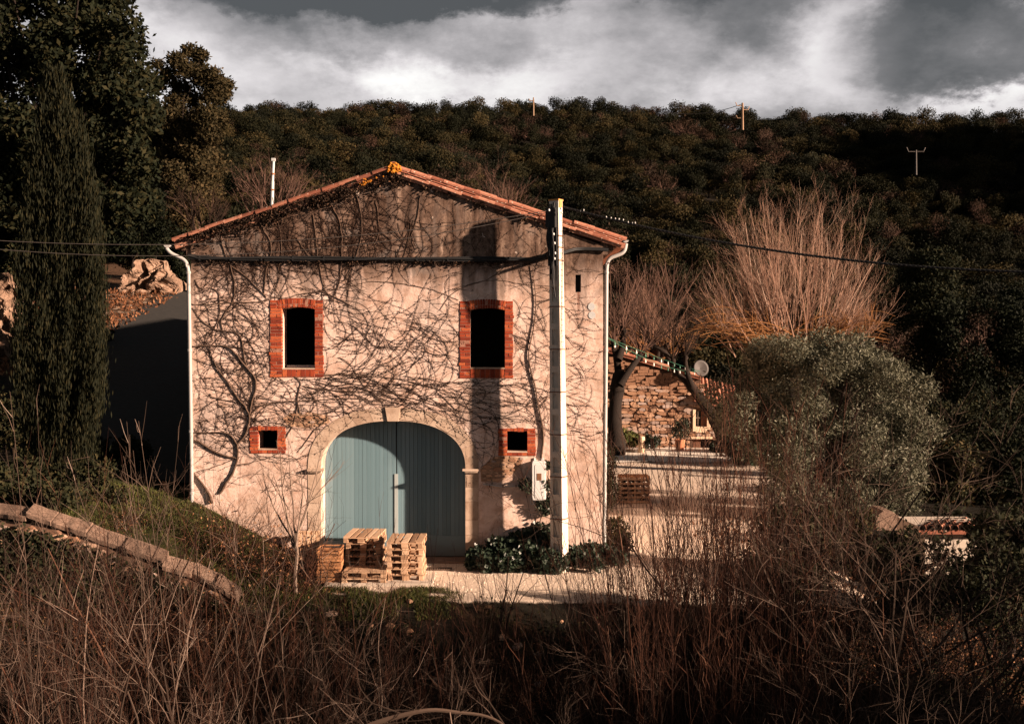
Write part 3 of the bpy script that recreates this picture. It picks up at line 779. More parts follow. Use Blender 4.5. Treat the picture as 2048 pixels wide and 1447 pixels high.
# brick window surrounds
def brick_window(poly_px, outer_px, arched):
    x0, y0, x1, y1 = poly_px; ox0, oy0, ox1, oy1 = outer_px
    A, B_ = at(x0, y1, 0), at(x1, y0, 0); OA, OB = at(ox0, oy1, 0), at(ox1, oy0, 0)
    fr = MB(); yf = -.014; yb = .12
    for (a, b2, c_, d_) in [(OA[0], OA[2], A[0] - .003, OB[2] - .10), (B_[0] + .003, OA[2], OB[0], OB[2] - .10), (A[0] - .002, OA[2], B_[0] + .002, A[2] - .003), (A[0] - .002, B_[2] + .004, B_[0] + .002, OB[2] - .02)]:
        fr.box(((a + c_) / 2, (yf + yb) / 2, (b2 + d_) / 2), (c_ - a, yb - yf, d_ - b2))
    wo = fr.build('window', M['mortar'], barn)
    def brk(cx, cz, sx, sz, rot=0):
        o = piece('brick', 'brick', M['brick'], barn, (cx, .046 + rng.normal(0, .004), cz), (sx, .13, sz), (0, rot, 0))
        o.parent = wo; o.matrix_parent_inverse = Matrix.Identity(4)
    g = .008; ch = .075
    for sgn, (ia, oa) in ((-1, (A[0] + .006, OA[0])), (1, (B_[0] - .006, OB[0]))):
        lo, hi = min(ia, oa), max(ia, oa); z = OA[2] + .004; r = 0
        top = (OB[2] - .16) if arched else OB[2]
        while z < top - .03:
            h_ = min(ch, top - z) - g
            if z > A[2] - .02 or True:
                e = rng.normal(0, .012) - (.0 if sgn > 0 else 0)
                l2, h2 = (lo, hi + e) if sgn > 0 else (lo + e, hi)
                if r % 3 == 1:
                    m_ = l2 + (h2 - l2) * rng.uniform(.4, .6)
                    brk((l2 + m_) / 2 - g / 2, z + h_ / 2, m_ - l2 - g, h_); brk((m_ + h2) / 2 + g / 2 - .003, z + h_ / 2, h2 - m_ - g, h_)
                else: brk((l2 + h2) / 2, z + h_ / 2, h2 - l2 - .002, h_)
            z += ch; r += 1
    # sill course of headers and the top course
    xs = np.linspace(A[0] + .01, B_[0] - .01, int((B_[0] - A[0]) / .112) + 1)
    for i in range(len(xs) - 1):
        brk((xs[i] + xs[i + 1]) / 2, (OA[2] + A[2]) / 2 + .0, xs[i + 1] - xs[i] - g, A[2] - OA[2] - .012)
    if arched:
        sag = .05
        n_ = 15
        xa0, xa1 = OA[0] + .17, OB[0] - .17
        for i in range(n_):
            t = (i + .5) / n_; x = xa0 + (xa1 - xa0) * t; sg = -sag * (2 * t - 1) ** 2
            rot = (2 * t - 1) * .30
            brk(x, OB[2] - .075 + sg + .02, (xa1 - xa0) / n_ - .011, .135, rot)
            brk(x + .01 * (2 * t - 1) * -1, OB[2] - .185 + sg * 1.02 + .02, (xa1 - xa0) / n_ - .011, .075, rot)
        for x in (OA[0] + .08, OB[0] - .08):
            for k in range(2): brk(x, OB[2] - .05 - k * .08 - .02, .16, .066)
    else:
        n_ = max(4, int((B_[0] - A[0]) / .075))
        for i in range(n_):
            x = A[0] + (B_[0] - A[0]) * (i + .5) / n_
            brk(x, (B_[2] + OB[2]) / 2 - .0, (B_[0] - A[0]) / n_ - .011, max(OB[2] - B_[2] + rng.normal(0, .015), .03))
    # stone sill board
    s_ = MB().box(((A[0] + B_[0]) / 2, .16, A[2] + .012), (B_[0] - A[0] - .01, .36, .03)).build('sill', M['cutstone']); s_.parent = wo
    return wo
brick_window((564, 613, 630, 738), (541, 597, 646, 754), True)
brick_window((940, 615, 1010, 737), (920, 599, 1026, 756), True)
brick_window((516, 860, 555, 899), (500, 852, 571, 906), False)
brick_window((1014, 862, 1055, 904), (997, 856, 1071, 911), False)
# a weathered shutter rail inside the left opening
MB().box((FX(597), .42, zc(733)), (.72, .05, .06)).build('inner_rail', M['pipe'], barn)

# patches where the plaster has gone: rubble stones one by one
def rubble_patch(name, poly, n, smin, smax):
    P = np.array([at(p[0], p[1], 0)[[0, 2]] for p in poly])
    base = MB().prism([tuple(p) for p in P][::-1], -.006, .06).build(name, M['patch_mortar'], barn)
    lo, hi = P.min(0), P.max(0)
    def inside(q):
        c_ = False; j = len(P) - 1
        for i in range(len(P)):
            if (P[i][1] > q[1]) != (P[j][1] > q[1]) and q[0] < (P[j][0] - P[i][0]) * (q[1] - P[i][1]) / (P[j][1] - P[i][1]) + P[i][0]: c_ = not c_
            j = i
        return c_
    placed = []
    for _ in range(3000):
        if len(placed) >= n: break
        q = lo + rng.random(2) * (hi - lo); s_ = rng.uniform(smin, smax); h_ = s_ * rng.uniform(.35, .6)
        if not inside(q) or not inside(q + (s_ * .4, 0)) or not inside(q - (s_ * .4, 0)): continue
        if any(abs(q[0] - a[0]) < (s_ + a[2]) * .46 and abs(q[1] - a[1]) < (h_ + a[3]) * .46 for a in placed): continue
        placed.append((q[0], q[1], s_, h_))
        k = 9; th = np.sort(rng.uniform(0, 2 * math.pi, k)); th = np.linspace(0, 2 * math.pi, k, endpoint=False) + rng.normal(0, .15, k)
        rr = rng.uniform(.8, 1.08, k)
        poly2 = [(q[0] + math.cos(t) * s_ / 2 * r_, q[1] + math.sin(t) * h_ / 2 * r_) for t, r_ in zip(th, rr)]
        o = MB().prism(poly2, -.016 - rng.uniform(0, .016), .03, bev=.10).build('stone', M['rubble']); o.parent = base
rubble_patch('bare_masonry', [(962, 962), (961, 938), (980, 918), (992, 912), (1030, 913), (1048, 916), (1040, 930), (1028, 945), (1012, 956), (996, 964)], 34, .09, .28)
rubble_patch('bare_masonry', [(575, 850), (566, 836), (580, 826), (620, 824), (655, 832), (660, 845), (640, 852), (612, 856)], 20, .08, .24)
# two faded discs
for (x, y) in ((1183, 613), (1184, 630)):
    p = at(x, y, 0); b = MB()
    a = np.linspace(0, 2 * math.pi, 15)[:-1]
    b.prism([(p[0] + .085 * math.cos(t), p[2] + .09 * math.sin(t)) for t in a], -.012, .02); b.build('wall_disc', M['greydisc'], barn)
# slot liner
p = at(1156.5, 566, 0); MB().box((p[0], .3, p[2]), (.2, .05, .5)).build('slot_liner', M['inner'], barn)

# gutters and downpipes
def pipe(name, pts, r, mat, parent, sides=10):
    return MB().tubes([(np.array(pts, float), r)], sides).build(name, mat, parent, smooth=True)
def fillet(pts, n=5, r=.1):
    P = [np.array(p, float) for p in pts]; out = [P[0]]
    for i in range(1, len(P) - 1):
        a = P[i] + (P[i - 1] - P[i]) / np.linalg.norm(P[i - 1] - P[i]) * r; c_ = P[i] + (P[i + 1] - P[i]) / np.linalg.norm(P[i + 1] - P[i]) * r
        for t in np.linspace(0, 1, n): out.append((1 - t) ** 2 * a + 2 * t * (1 - t) * P[i] + t * t * c_)
    out.append(P[-1]); return np.array(out)
for side, pp in {'l': [(333, 496), (338, 505), (372, 521), (377, 540), (381, 800), (384, 1003)], 'r': [(1252, 487), (1249, 505), (1216, 517), (1213, 536), (1211, 800), (1208, 1097)]}.items():
    pyy = -.07 if side == 'l' else .03
    pts = [at(x, y, pyy) for x, y in pp]
    dp = pipe('downpipe', fillet(pts, 5, .12), .047, M['pipe'], barn)
    br = MB()
    for yy in (545, 700, 862, 985):
        c_ = np.array([np.interp(yy, [p[1] for p in pp], [p[0] for p in pp]), yy]); q = at(c_[0], c_[1], pyy)
        br.tubes([(np.array([q + (0, 0, -.03), q + (0, 0, .03)]), .056)], 10)
        br.box((q[0], q[2] * 0 + -.03, q[2]), (.02, .10, .02))
    bo = br.build('pipe_bracket', M['pipe'], None); bo.parent = dp
    gx_ = pts[0][0] + (.02 if side == 'l' else -.02); gz_ = pts[0][2] + .02
    gb = MB(); a = np.linspace(math.pi, 2 * math.pi, 9)
    V = [(gx_ + .07 * math.cos(t), y, gz_ + .06 * math.sin(t) + .05) for y in (-.12, DEPTH) for t in a]
    gb.add(V, [(i, i + 1, 9 + i + 1, 9 + i) for i in range(8)] + [tuple(range(9))]); gb.build('gutter', M['pipe'], barn)
# boxed soffit end at the right eave
q = at(1232, 487, -.02); MB().box((q[0] - .02, .3, q[2] + .02), (.36, .62, .05), mat=Matrix.Rotation(R_(4), 4, 'Y')).build('soffit_board', M['cream'], barn)

# ------------------------------------------------------------------ electricity: cable on the wall, meter box, pole, wires
cab_l = [(376, 512), (400, 516), (450, 517), (560, 517), (700, 518), (830, 518), (960, 518), (1060, 519), (1078, 517), (1092, 511), (1103, 503)]
cb_ = MB()
for k in range(3):
    P = np.array([at(x, y + (k - 1) * 2.6, -.07 - .025 * (k % 2)) for x, y in cab_l]); tt = np.linspace(0, len(P) - 1, 60)
    Q = np.stack([np.interp(tt, np.arange(len(P)), P[:, i]) for i in range(3)], 1); Q[:, 2] += .012 * np.sin(tt * 2.3 + k * 2)
    Q[-6:, 1] = np.linspace(Q[-6, 1], -.60, 6)
    cb_.tubes([(Q, .026)], 7)
cbl = cb_.build('wall_cable', M['black'], smooth=True)
tag(cbl, 'thick black cable bundle strung across the barn facade below the gable', 'cable')
sb = MB()
for x in range(400, 1080, 62):
    q = at(x, 517, -.05); sb.box((q[0], -.05, q[2]), (.03, .13, .10))
o = sb.build('cable_clip', M['black']); o.parent = cbl
P = np.array([at(x, y, yy) for x, y, yy in [(1124, 505, -.62), (1135, 501, -.42), (1150, 497, -.12), (1170, 496, -.07), (1200, 497, -.07), (1217, 499, -.07)]])
cbr = MB().tubes([(P, .03), (P + (0, -.02, -.035), .022)], 7).build('wall_cable', M['black'], smooth=True)
tag(cbr, 'short black cable run from the concrete pole to the eave beside the narrow slot', 'cable')

# meter box
q0, q1 = at(1064, 1000, -.2), at(1092, 922, -.2)
mbx = thing('meter_box', 'white electricity meter box with small brown window on barn wall', 'meter box', ((q0[0] + q1[0]) / 2, 0, q0[2]), world=True)
cx, cz, sx, sz = (q0[0] + q1[0]) / 2, (q0[2] + q1[2]) / 2, q1[0] - q0[0], q1[2] - q0[2]
def rrect(cx, cz, sx, sz, r, n=4):
    out = []
    for (ux, uz, a0) in ((1, -1, -90), (1, 1, 0), (-1, 1, 90), (-1, -1, 180)):
        for t in np.linspace(a0, a0 + 90, n): out.append((cx + ux * (sx / 2 - r) + r * math.cos(R_(t)), cz + uz * (sz / 2 - r) + r * math.sin(R_(t))))
    return out
MB().prism(rrect(cx, cz, sx, sz, .035), -.20, -.004, bev=.05).build('case', M['white'], mbx)
MB().prism(rrect(cx + .02, cz - .02, sx - .09, sz - .10, .03), -.208, -.19, bev=.03).build('door', M['white'], mbx)
qa, qb = at(1074, 960, -.2), at(1083, 946, -.2)
MB().prism(rrect((qa[0] + qb[0]) / 2, (qa[2] + qb[2]) / 2, qb[0] - qa[0], qb[2] - qa[2], .008), -.214, -.2).build('window_pane', M['glassbrown'], mbx)
for dx in (-.09, .09): MB().box((cx + dx, -.02, cz + sz / 2 + .03), (.05, .03, .07)).build('fixing_lug', M['white'], mbx)
pipe('conduit', fillet([(cx - sx / 2 + .06, -.05, cz - sz / 2), (cx - sx / 2 + .06, -.05, cz - sz / 2 - .12), (cx - sx / 2 - .03, -.05, cz - sz / 2 - .12), (cx - sx / 2 - .03, -.05, cz - sz / 2 + .05)], 4, .04), .018, M['pipe'], mbx, 8)
P = np.array([at(x, y, -.045) for x, y in [(966, 968), (985, 970), (1005, 973), (1030, 972), (1050, 971), (1066, 975)]])
o = MB().tubes([(P, .018)], 7).build('wall_conduit', M['pipe'], smooth=True); tag(o, 'thin pale conduit clipped to the wall between the archway and the meter box', 'conduit')
sb = MB()
for x in (979, 1006, 1032): q = at(x, 971.5, -.04); sb.box(q, (.025, .06, .06))
c2 = sb.build('conduit_clip', M['iron']); c2.parent = o

# concrete pole
pb = at(1118, 1112, -.62); PY = -.72
pb = at(1119, 1112, PY); ptop = at(1111.5, 402, PY)
zb, zt = hgt(pb[0], PY) - .1, ptop[2]
TH_P = R_(31)
pole = thing('concrete_pole', 'tall ribbed concrete electricity pole in front of barn wall', 'utility pole', (pb[0], PY, float(zb)), world=True)
def pole_pt(z):
    t = (z - pb[2]) / (ptop[2] - pb[2]); c_ = pb + (ptop - pb) * t
    a_, b_ = .325 + (.245 - .325) * t, .29 + (.20 - .29) * t
    return c_, a_, b_
ex, ey = np.array([math.cos(TH_P), -math.sin(TH_P), 0]), np.array([math.sin(TH_P), math.cos(TH_P), 0])
def pole_box(mb, u0, u1, v0, v1, z0, z1):
    V = []
    for z in (z0, z1):
        c_, a_, b_ = pole_pt(z)
        for (u, v_) in ((u0, v0), (u1, v0), (u1, v1), (u0, v1)):
            p = c_ + ex * (u * a_) + ey * (v_ * b_); V.append((p[0], p[1], z))
    mb.add(V, np.array([[0, 3, 2, 1], [4, 5, 6, 7], [0, 1, 5, 4], [1, 2, 6, 5], [2, 3, 7, 6], [3, 0, 4, 7]]))
s = MB()
pole_box(s, -.497, .497, -.26, .5, zb, zt)               # core, set back
pole_box(s, -.5, -.27, -.5, -.262, zb, zt); pole_box(s, .27, .5, -.5, -.262, zb, zt)  # side ribs
zspan = [zc(y) for y in range(1112, 520, -43)]
rung_z = []
for i, y in enumerate(np.arange(1078, 480, -42.5)):
    z0 = at(1112, y + 6, PY)[2]; z1 = at(1112, y - 6, PY)[2]
    pole_box(s, -.269, .269, -.492, -.263, z0, z1)
pole_box(s, -.268, .268, -.495, -.264, at(1112, 520, PY)[2], zt - .004)
pole_box(s, -.268, .268, -.496, -.2635, zb + .002, at(1112, 1099, PY)[2])
s.build('shaft', M['concrete'], pole)
for y in (472, 495, 521, 613, 698, 783, 868, 952, 1036):
    z = at(1112, y, PY)[2]; b = MB(); c_, a_, b_ = pole_pt(z)
    for (u0, u1, v0, v1) in ((-.53, .53, -.545, -.505), (-.53, .53, .505, .545), (-.54, -.505, -.53, .53), (.505, .54, -.53, .53)): pole_box(b, u0, u1, v0, v1, z - .012, z + .012)
    b.build('strap', M['iron'], pole)
hb = MB()
for y in np.arange(430, 705, 11):
    z = at(1118, y, PY)[2]
    for vv in (-.18, .12) if int(y) % 2 else (-.05,): pole_box(hb, .496, .506, vv, vv + .10, z - .014, z + .014)
o = hb.build('bolt_hole', M['black'], pole); o['kind'] = 'stuff'
# the black gear on the upper front: service boxes, looped leads, small white insulators
gb = MB()
pole_box(gb, -.66, .34, -1.0, -.51, at(1108, 456, PY)[2], at(1108, 417, PY)[2])
pole_box(gb, -.54, .36, -.72, -.51, at(1108, 532, PY)[2], at(1108, 457, PY)[2])
gb.build('junction_box', M['black'], pole)
ld = []
for k in range(9):
    u = rng.uniform(-.6, .25); z0, z1 = at(1108, rng.uniform(405, 430), PY)[2], at(1108, rng.uniform(500, 600), PY)[2]
    zz = np.linspace(z0, z1, 14); P = []
    for i, z in enumerate(zz):
        c_, a_, b_ = pole_pt(z); P.append(c_ * (1, 1, 0) + (0, 0, z) + ex * a_ * (u + .08 * math.sin(i * .8 + k)) + ey * b_ * (-.62 - .35 * math.sin(math.pi * i / 13)))
    ld.append((np.array(P), .017))
MB().tubes(ld, 6).build('lead', M['black'], pole, smooth=True)
for (x, y) in ((1098, 420), (1107, 468), (1109, 486), (1110, 506), (1109, 517), (1122, 417), (1123, 425)):
    q = at(x, y, PY - .27); b = MB(); b.lathe([(.001, -.03), (.02, -.025), (.026, 0), (.018, .025), (.001, .03)], q, 8); b.build('insulator', M['white'], pole, smooth=True)
cb2 = MB(); pole_box(cb2, -.56, .56, -.56, .56, zt, zt + .035); pole_box(cb2, .51, .56, -.4, .3, zt - .16, zt - .002); cb2.build('cap', M['rust_cap'], pole)

def sag_wire(name, a, b_, sag, r, mat, label, n=28, cat='wire', group=None, sides=5):
    t = np.linspace(0, 1, n)[:, None]; P = np.array(a) * (1 - t) + np.array(b_) * t; P[:, 2] -= sag * 4 * (t * (1 - t))[:, 0]
    o = MB().tubes([(P, r)], sides).build(name, mat, smooth=True); return tag(o, label, cat, group)
sag_wire('overhead_wire', at(1098, 421, -.84), at(-160, 470, -2.6), .45, .009, M['wire'], 'upper thin overhead wire crossing the gable towards the cypress')
sag_wire('overhead_wire', at(1098, 424, -.84), at(-160, 482, -2.4), .62, .009, M['wire'], 'lower thin overhead wire sagging across the gable towards the cypress')
A_, B2 = at(1124, 413, -.67), at(2250, 545, -5.5)
tw = MB(); t = np.linspace(0, 1, 220)[:, None]; base_ = A_ * (1 - t) + B2 * t; base_[:, 2] -= .42 * 4 * (t * (1 - t))[:, 0]
ls = []
for k in range(3):
    ph = t[:, 0] * 260 + k * 2.1
    ls.append((base_ + np.stack([0 * ph, .016 * np.cos(ph), .016 * np.sin(ph)], 1), .014))
o = tw.tubes(ls, 5).build('twisted_cable', M['black'], smooth=True); tag(o, 'thick twisted overhead cable running right from pole past orange willow', 'cable')
clb = MB()
for px_ in (1160, 1166, 1209, 1218, 1226, 1233, 1241, 1250, 1258, 1263):
    tt = (at(px_, 420, -.6)[0] - A_[0]) / (B2[0] - A_[0]); c_ = np.array([np.interp(tt, t[:, 0], base_[:, i]) for i in range(3)])
    clb.lathe([(.001, -.02), (.016, 0), (.001, .03)], c_ + (0, -.02, rng.uniform(0, .05)), 6)
o2 = clb.build('cable_tie', M['white']); o2.parent = o

# mast behind the verge
p0, p1 = at(543, 405, 1.4), at(547, 321, 1.4)
mast = thing('roof_mast', 'pale metal mast rising above the roof slope of the barn', 'mast', tuple(p0 - (0, 0, .5)), world=True)
MB().tubes([(np.array([p0 - (0, 0, .5), (p0 + p1) / 2]), .045), (np.array([(p0 + p1) / 2, p1]), .036)], 9).build('tube', M['pale_metal'], mast, smooth=True)
for tt in (.3, .68): 
    c_ = p0 + (p1 - p0) * tt; MB().tubes([(np.array([c_ - (0, 0, .02), c_ + (0, 0, .02)]), .055)], 9).build('collar', M['iron'], mast)
MB().box(p1 + (.0, 0, .02), (.09, .09, .07)).build('head', M['pale_metal'], mast)

# ------------------------------------------------------------------ climbing vines on the facade
roof_y = lambda px: np.interp(px, [345, 789, 1254], [488, 350, 488]) + 8
def blocked(x, y):
    if not (386 < x < 1205) or y > 1012 or y < roof_y(x): return True
    for (a, b_, c_, d_) in ((562, 611, 632, 740), (938, 613, 1012, 739), (514, 858, 557, 901), (1012, 860, 1057, 906), (1150, 548, 1163, 585)):
        if a < x < c_ and b_ < y < d_: return True
    if 641 < x < 931 and y > 937: return True
    if 640 < x < 932:
        zz = abs((x - 786) / 145.5) ** 2.3
        if y > 937 - 96 * (1 - min(zz, 1)) ** (1 / 2.3) - 1: return True
    return False
def wallpt(x, y, off): return at(x, y, -off)
vine = thing('climbing_vine', 'leafless climbing vine with thick twisting stems spread over the barn facade', 'climbing vine', tuple(wallpt(425, 1002, .05)), world=True)
STEMS = [
    ([(383, 880), (392, 880), (408, 889), (430, 904), (455, 913), (478, 916)], 4.4, 3.6),
    ([(440, 986), (452, 966), (468, 942), (477, 914), (474, 886), (462, 869), (446, 863), (428, 865), (405, 865), (386, 863)], 5.0, 1.8),
    ([(424, 1006), (419, 986), (404, 966), (394, 952), (386, 944)], 6.5, 3.0),
    ([(474, 888), (484, 880), (494, 863), (499, 842), (499, 826), (492, 814), (474, 796), (464, 776), (452, 758), (436, 742), (420, 700)], 3.8, 1.6),
    ([(499, 836), (505, 822), (520, 812), (540, 806), (572, 802), (622, 801), (700, 796), (770, 802)], 2.6, 1.0),
    ([(384, 692), (420, 691), (450, 690), (470, 703), (482, 722), (496, 738), (512, 755), (513, 772), (507, 792), (501, 812), (499, 828)], 2.4, 3.6),
    ([(386, 616), (402, 640), (420, 655), (445, 662), (470, 661), (484, 676), (487, 700), (488, 718), (496, 738)], 1.4, 2.0),
    ([(384, 608), (412, 610), (440, 606), (480, 604), (520, 604), (541, 599)], 1.6, 2.2),
    ([(455, 524), (470, 538), (494, 553), (512, 574), (534, 594)], 2.0, 1.6),
    ([(441, 450), (443, 485), (452, 512), (464, 540), (470, 570), (468, 602), (440, 640), (445, 662)], 2.0, 1.6),
    ([(515, 428), (524, 455), (544, 487), (540, 517), (531, 545), (528, 590)], 2.1, 1.6),
    ([(545, 395), (555, 440), (562, 470), (564, 505), (556, 540)], 1.5, 1.0),
    ([(652, 385), (664, 415), (680, 440), (684, 480), (683, 520), (680, 565), (670, 590)], 2.2, 1.2),
    ([(626, 430), (632, 470), (634, 505), (641, 545), (648, 575), (662, 596)], 1.8, 1.1),
    ([(594, 476), (608, 500), (622, 518), (640, 530)], 1.5, 1.0),
    ([(705, 372), (718, 405), (724, 440), (722, 480), (712, 515), (690, 560)], 2.0, 1.0),
    ([(752, 400), (757, 440), (760, 462), (748, 490)], 1.4, .9),
    ([(840, 390), (836, 430), (826, 462), (812, 500), (800, 540)], 1.6, .9),
    ([(822, 440), (818, 480), (806, 515)], 1.2, .8),
    ([(600, 826), (594, 800), (598, 778), (604, 762), (588, 752)], 2.0, 1.1),
    ([(560, 894), (574, 872), (586, 850), (592, 830), (597, 802)], 1.4, 1.6),
    ([(604, 772), (640, 778), (700, 784), (760, 780), (840, 800), (920, 826)], 1.6, .9),
    ([(498, 846), (492, 868), (482, 880), (470, 892)], 2.6, 2.4),
    ([(476, 930), (500, 925), (530, 918), (560, 905)], 1.8, 1.0),
    ([(388, 945), (420, 936), (450, 926), (476, 914)], 1.6, 1.6),
    ([(646, 752), (680, 748), (720, 752), (790, 756), (850, 770), (920, 790)], 1.6, .9),
    ([(390, 560), (396, 575), (400, 580), (420, 574), (438, 582), (440, 605), (438, 640), (420, 672)], 1.5, 1.2),
    ([(700, 610), (660, 588), (640, 582), (600, 588), (560, 598)], 1.6, 1.0),
    ([(640, 582), (700, 572), (740, 562), (800, 566), (870, 580), (918, 600)], 1.5, .8),
    ([(872, 662), (850, 690), (800, 700), (740, 690), (690, 690), (650, 700)], 1.2, .8),
    ([(1015, 530), (975, 560), (930, 572), (900, 590), (880, 620)], 1.3, .9), ([(900, 580), (960, 562), (1000, 560), (1060, 570), (1100, 572)], 1.1, .7),
    ([(655, 840), (630, 858), (610, 885), (596, 905)], 1.6, 1.0),
    ([(870, 850), (900, 868), (925, 880), (990, 888)], 1.2, .7),
]
def smooth_poly(pts, n=None):
    P = np.array(pts, float); d = np.concatenate([[0], np.cumsum(np.linalg.norm(np.diff(P, axis=0), axis=1))])
    n = n or max(8, int(d[-1] / 6)); t = np.linspace(0, d[-1], n)
    Q = np.stack([np.interp(t, d, P[:, i]) for i in range(P.shape[1])], 1)
    for _ in range(3):
        Q[1:-1] = (Q[:-2] + 2 * Q[1:-1] + Q[2:]) / 4
    return Q
PXM = 1 / 83.9
lines = []; fine_start = []
for pts, r0, r1 in STEMS:
    Q = smooth_poly(pts)
    Q += rng.normal(0, .5, Q.shape)
    off = (max(r0, r1) * .5 * PXM) + .001
    P = np.array([wallpt(x, y, off * .9 + .005 * abs(math.sin(i * .35))) for i, (x, y) in enumerate(Q)])
    rr = np.linspace(r0, r1, len(P)) * PXM * .5
    lines.append((P, rr))
    for q in Q[::2]: fine_start.append(q)
MB().tubes(lines, 7).build('stem', M['vinebark'], vine, smooth=True)
for pts_n in (0,): pass
def agent(x, y, th, n, step, wob, pull=0, bend=0):
    pts = [(x, y)]; w_ = 0
    for i in range(n):
        w_ = .78 * w_ + rng.normal(0, wob)
        th += w_ + pull * math.sin(-th) * .0 + bend
        x += math.cos(th) * step; y += math.sin(th) * step
        if blocked(x, y): break
        pts.append((x, y))
    return pts
fine = []
def add_agent(pts, r):
    if len(pts) < 4: return
    Q = np.array(pts); off = r + rng.uniform(.001, .006); k = rng.uniform(.2, .5)
    P = np.array([wallpt(a, c_, off + .003 * math.sin(i * k)) for i, (a, c_) in enumerate(Q)])
    r *= .68
    fine.append((P, np.linspace(r, r * .45, len(P))))
    for i in range(2, len(P) - 1):
        if rng.random() < .55:   # tendril pads and buds
            d = np.array([rng.normal(0, .6), -.12, rng.normal(0, .6)]); d /= np.linalg.norm(d)
            L = rng.uniform(.018, .045); fine.append((np.array([P[i], P[i] + d * L * .6, P[i] + d * L]), np.array([r * .8, r * 1.15, r * .5])))
fs = np.array(fine_start)
def seeds(n, box, onstem=.5):
    out = []
    inb = fs[(fs[:, 0] > box[0]) & (fs[:, 0] < box[2]) & (fs[:, 1] > box[1]) & (fs[:, 1] < box[3])]
    for _ in range(n):
        if len(inb) and rng.random() < onstem: out.append(tuple(inb[rng.integers(len(inb))]))
        else: out.append((rng.uniform(box[0], box[2]), rng.uniform(box[1], box[3])))
    return out
for (x, y) in seeds(340, (386, 530, 700, 860), .6):     # dense left half
    th = rng.choice([0, math.pi]) + rng.normal(0, .42) if rng.random() < .84 else rng.uniform(0, 6.28)
    add_agent(agent(x, y, th, int(rng.uniform(10, 40)), 4.2, .055), rng.uniform(.0045, .0085))
for (x, y) in seeds(190, (386, 640, 560, 900), .55):
    add_agent(agent(x, y, rng.uniform(0, 6.28), int(rng.uniform(6, 26)), 4.0, .08), rng.uniform(.0045, .0085))
for (x, y) in seeds(64, (600, 640, 860, 830), .3):      # sweeping bundles to the right, above the arch
    add_agent(agent(x, y, rng.normal(.10, .14), int(rng.uniform(20, 60)), 4.4, .055), rng.uniform(.005, .0095))
for k in range(58):
    x, y = rng.uniform(590, 800), rng.uniform(752, 832)
    add_agent(agent(x, y, rng.normal(.02, .12), int(rng.uniform(30, 90)), 4.4, .045, bend=rng.normal(.003, .002)), rng.uniform(.005, .0095))
for k in range(40):
    x, y = rng.uniform(660, 900), rng.uniform(590, 740)
    add_agent(agent(x, y, rng.normal(.10, .18), int(rng.uniform(20, 60)), 4.4, .06), rng.uniform(.0045, .008))
for k in range(55):
    x, y = rng.uniform(860, 1000), rng.uniform(760, 850)
    add_agent(agent(x, y, rng.normal(.14, .14), int(rng.uniform(20, 70)), 4.4, .05), rng.uniform(.0045, .008))
for k in range(60):
    x, y = rng.uniform(900, 1110), rng.uniform(528, 800)
    add_agent(agent(x, y, rng.uniform(-.6, .7) + rng.choice([0, math.pi]), int(rng.uniform(10, 30)), 4.4, .08), rng.uniform(.004, .0075))
for k in range(80):                                     # right of the pole
    x, y = rng.uniform(1125, 1160), rng.uniform(520, 900)
    add_agent(agent(x, y, rng.normal(.15, .35), int(rng.uniform(6, 18)), 4.4, .07), rng.uniform(.004, .0075))
for (x, y) in seeds(250, (395, 430, 800, 540), .55):    # gable, upright and criss-cross
    th = rng.choice([-1, 1]) * math.pi / 2 + rng.normal(0, .5) if rng.random() < .6 else rng.choice([0, math.pi]) + rng.normal(0, .4)
    add_agent(agent(x, y, th, int(rng.uniform(10, 34)), 4.0, .06), rng.uniform(.005, .010))
for k in range(90):
    x, y = rng.uniform(560, 860), rng.uniform(380, 500)
    add_agent(agent(x, y, rng.uniform(0, 6.28), int(rng.uniform(10, 36)), 4.0, .065), rng.uniform(.005, .0095))
for k in range(60):
    x, y = rng.uniform(386, 640), rng.uniform(860, 985)
    add_agent(agent(x, y, rng.choice([0, math.pi, -.8]) + rng.normal(0, .4), int(rng.uniform(6, 24)), 4.2, .06), rng.uniform(.004, .0075))
for k in range(60):
    x, y = rng.uniform(386, 520), rng.uniform(525, 860)
    add_agent(agent(x, y, rng.choice([0, math.pi]) + rng.normal(0, .35), int(rng.uniform(10, 30)), 4.2, .06), rng.uniform(.004, .0075))
for k in range(46):
    x, y = rng.uniform(860, 1090), rng.uniform(440, 515)
    add_agent(agent(x, y, rng.choice([-1, 1]) * 1.5 + rng.normal(0, .5), int(rng.uniform(6, 20)), 4.0, .09), rng.uniform(.004, .0075))
o = MB().tubes(fine, 3).build('twig', M['vinetwig'], vine); o['kind'] = 'stuff'
# clumps of withered leaves and roots hanging under the left verge and along the cable
cl = MB(); tw_ = []
P = []
for k in range(95):
    x = 368 + 430 * rng.random() ** .9; y0 = roof_y(x) - 16
    nn = int(rng.uniform(20, 90)); sp_ = rng.uniform(4, 13)
    xs = x + rng.normal(0, sp_, nn); ys = y0 + np.abs(rng.normal(0, sp_ * 1.25, nn)) + 2
    for a, c_ in zip(xs, ys): P.append(wallpt(a, c_, rng.uniform(.02, .14)))
for k in range(30):
    x = 800 + 420 * rng.random(); y0 = roof_y(x) - 6
    for _ in range(int(rng.uniform(6, 30))): P.append(wallpt(x + rng.normal(0, 5), y0 + abs(rng.normal(0, 5)), rng.uniform(.02, .1)))
for k in range(50):
    x = rng.uniform(420, 1060)
    for _ in range(14): P.append(wallpt(x + rng.normal(0, 8), 521 + abs(rng.normal(0, 3.5)), rng.uniform(.02, .10)))
cl.leaves(np.array(P), .065, -.4, .6)
o = cl.build('withered_leaves', M['blackleaf'], vine); o['kind'] = 'stuff'
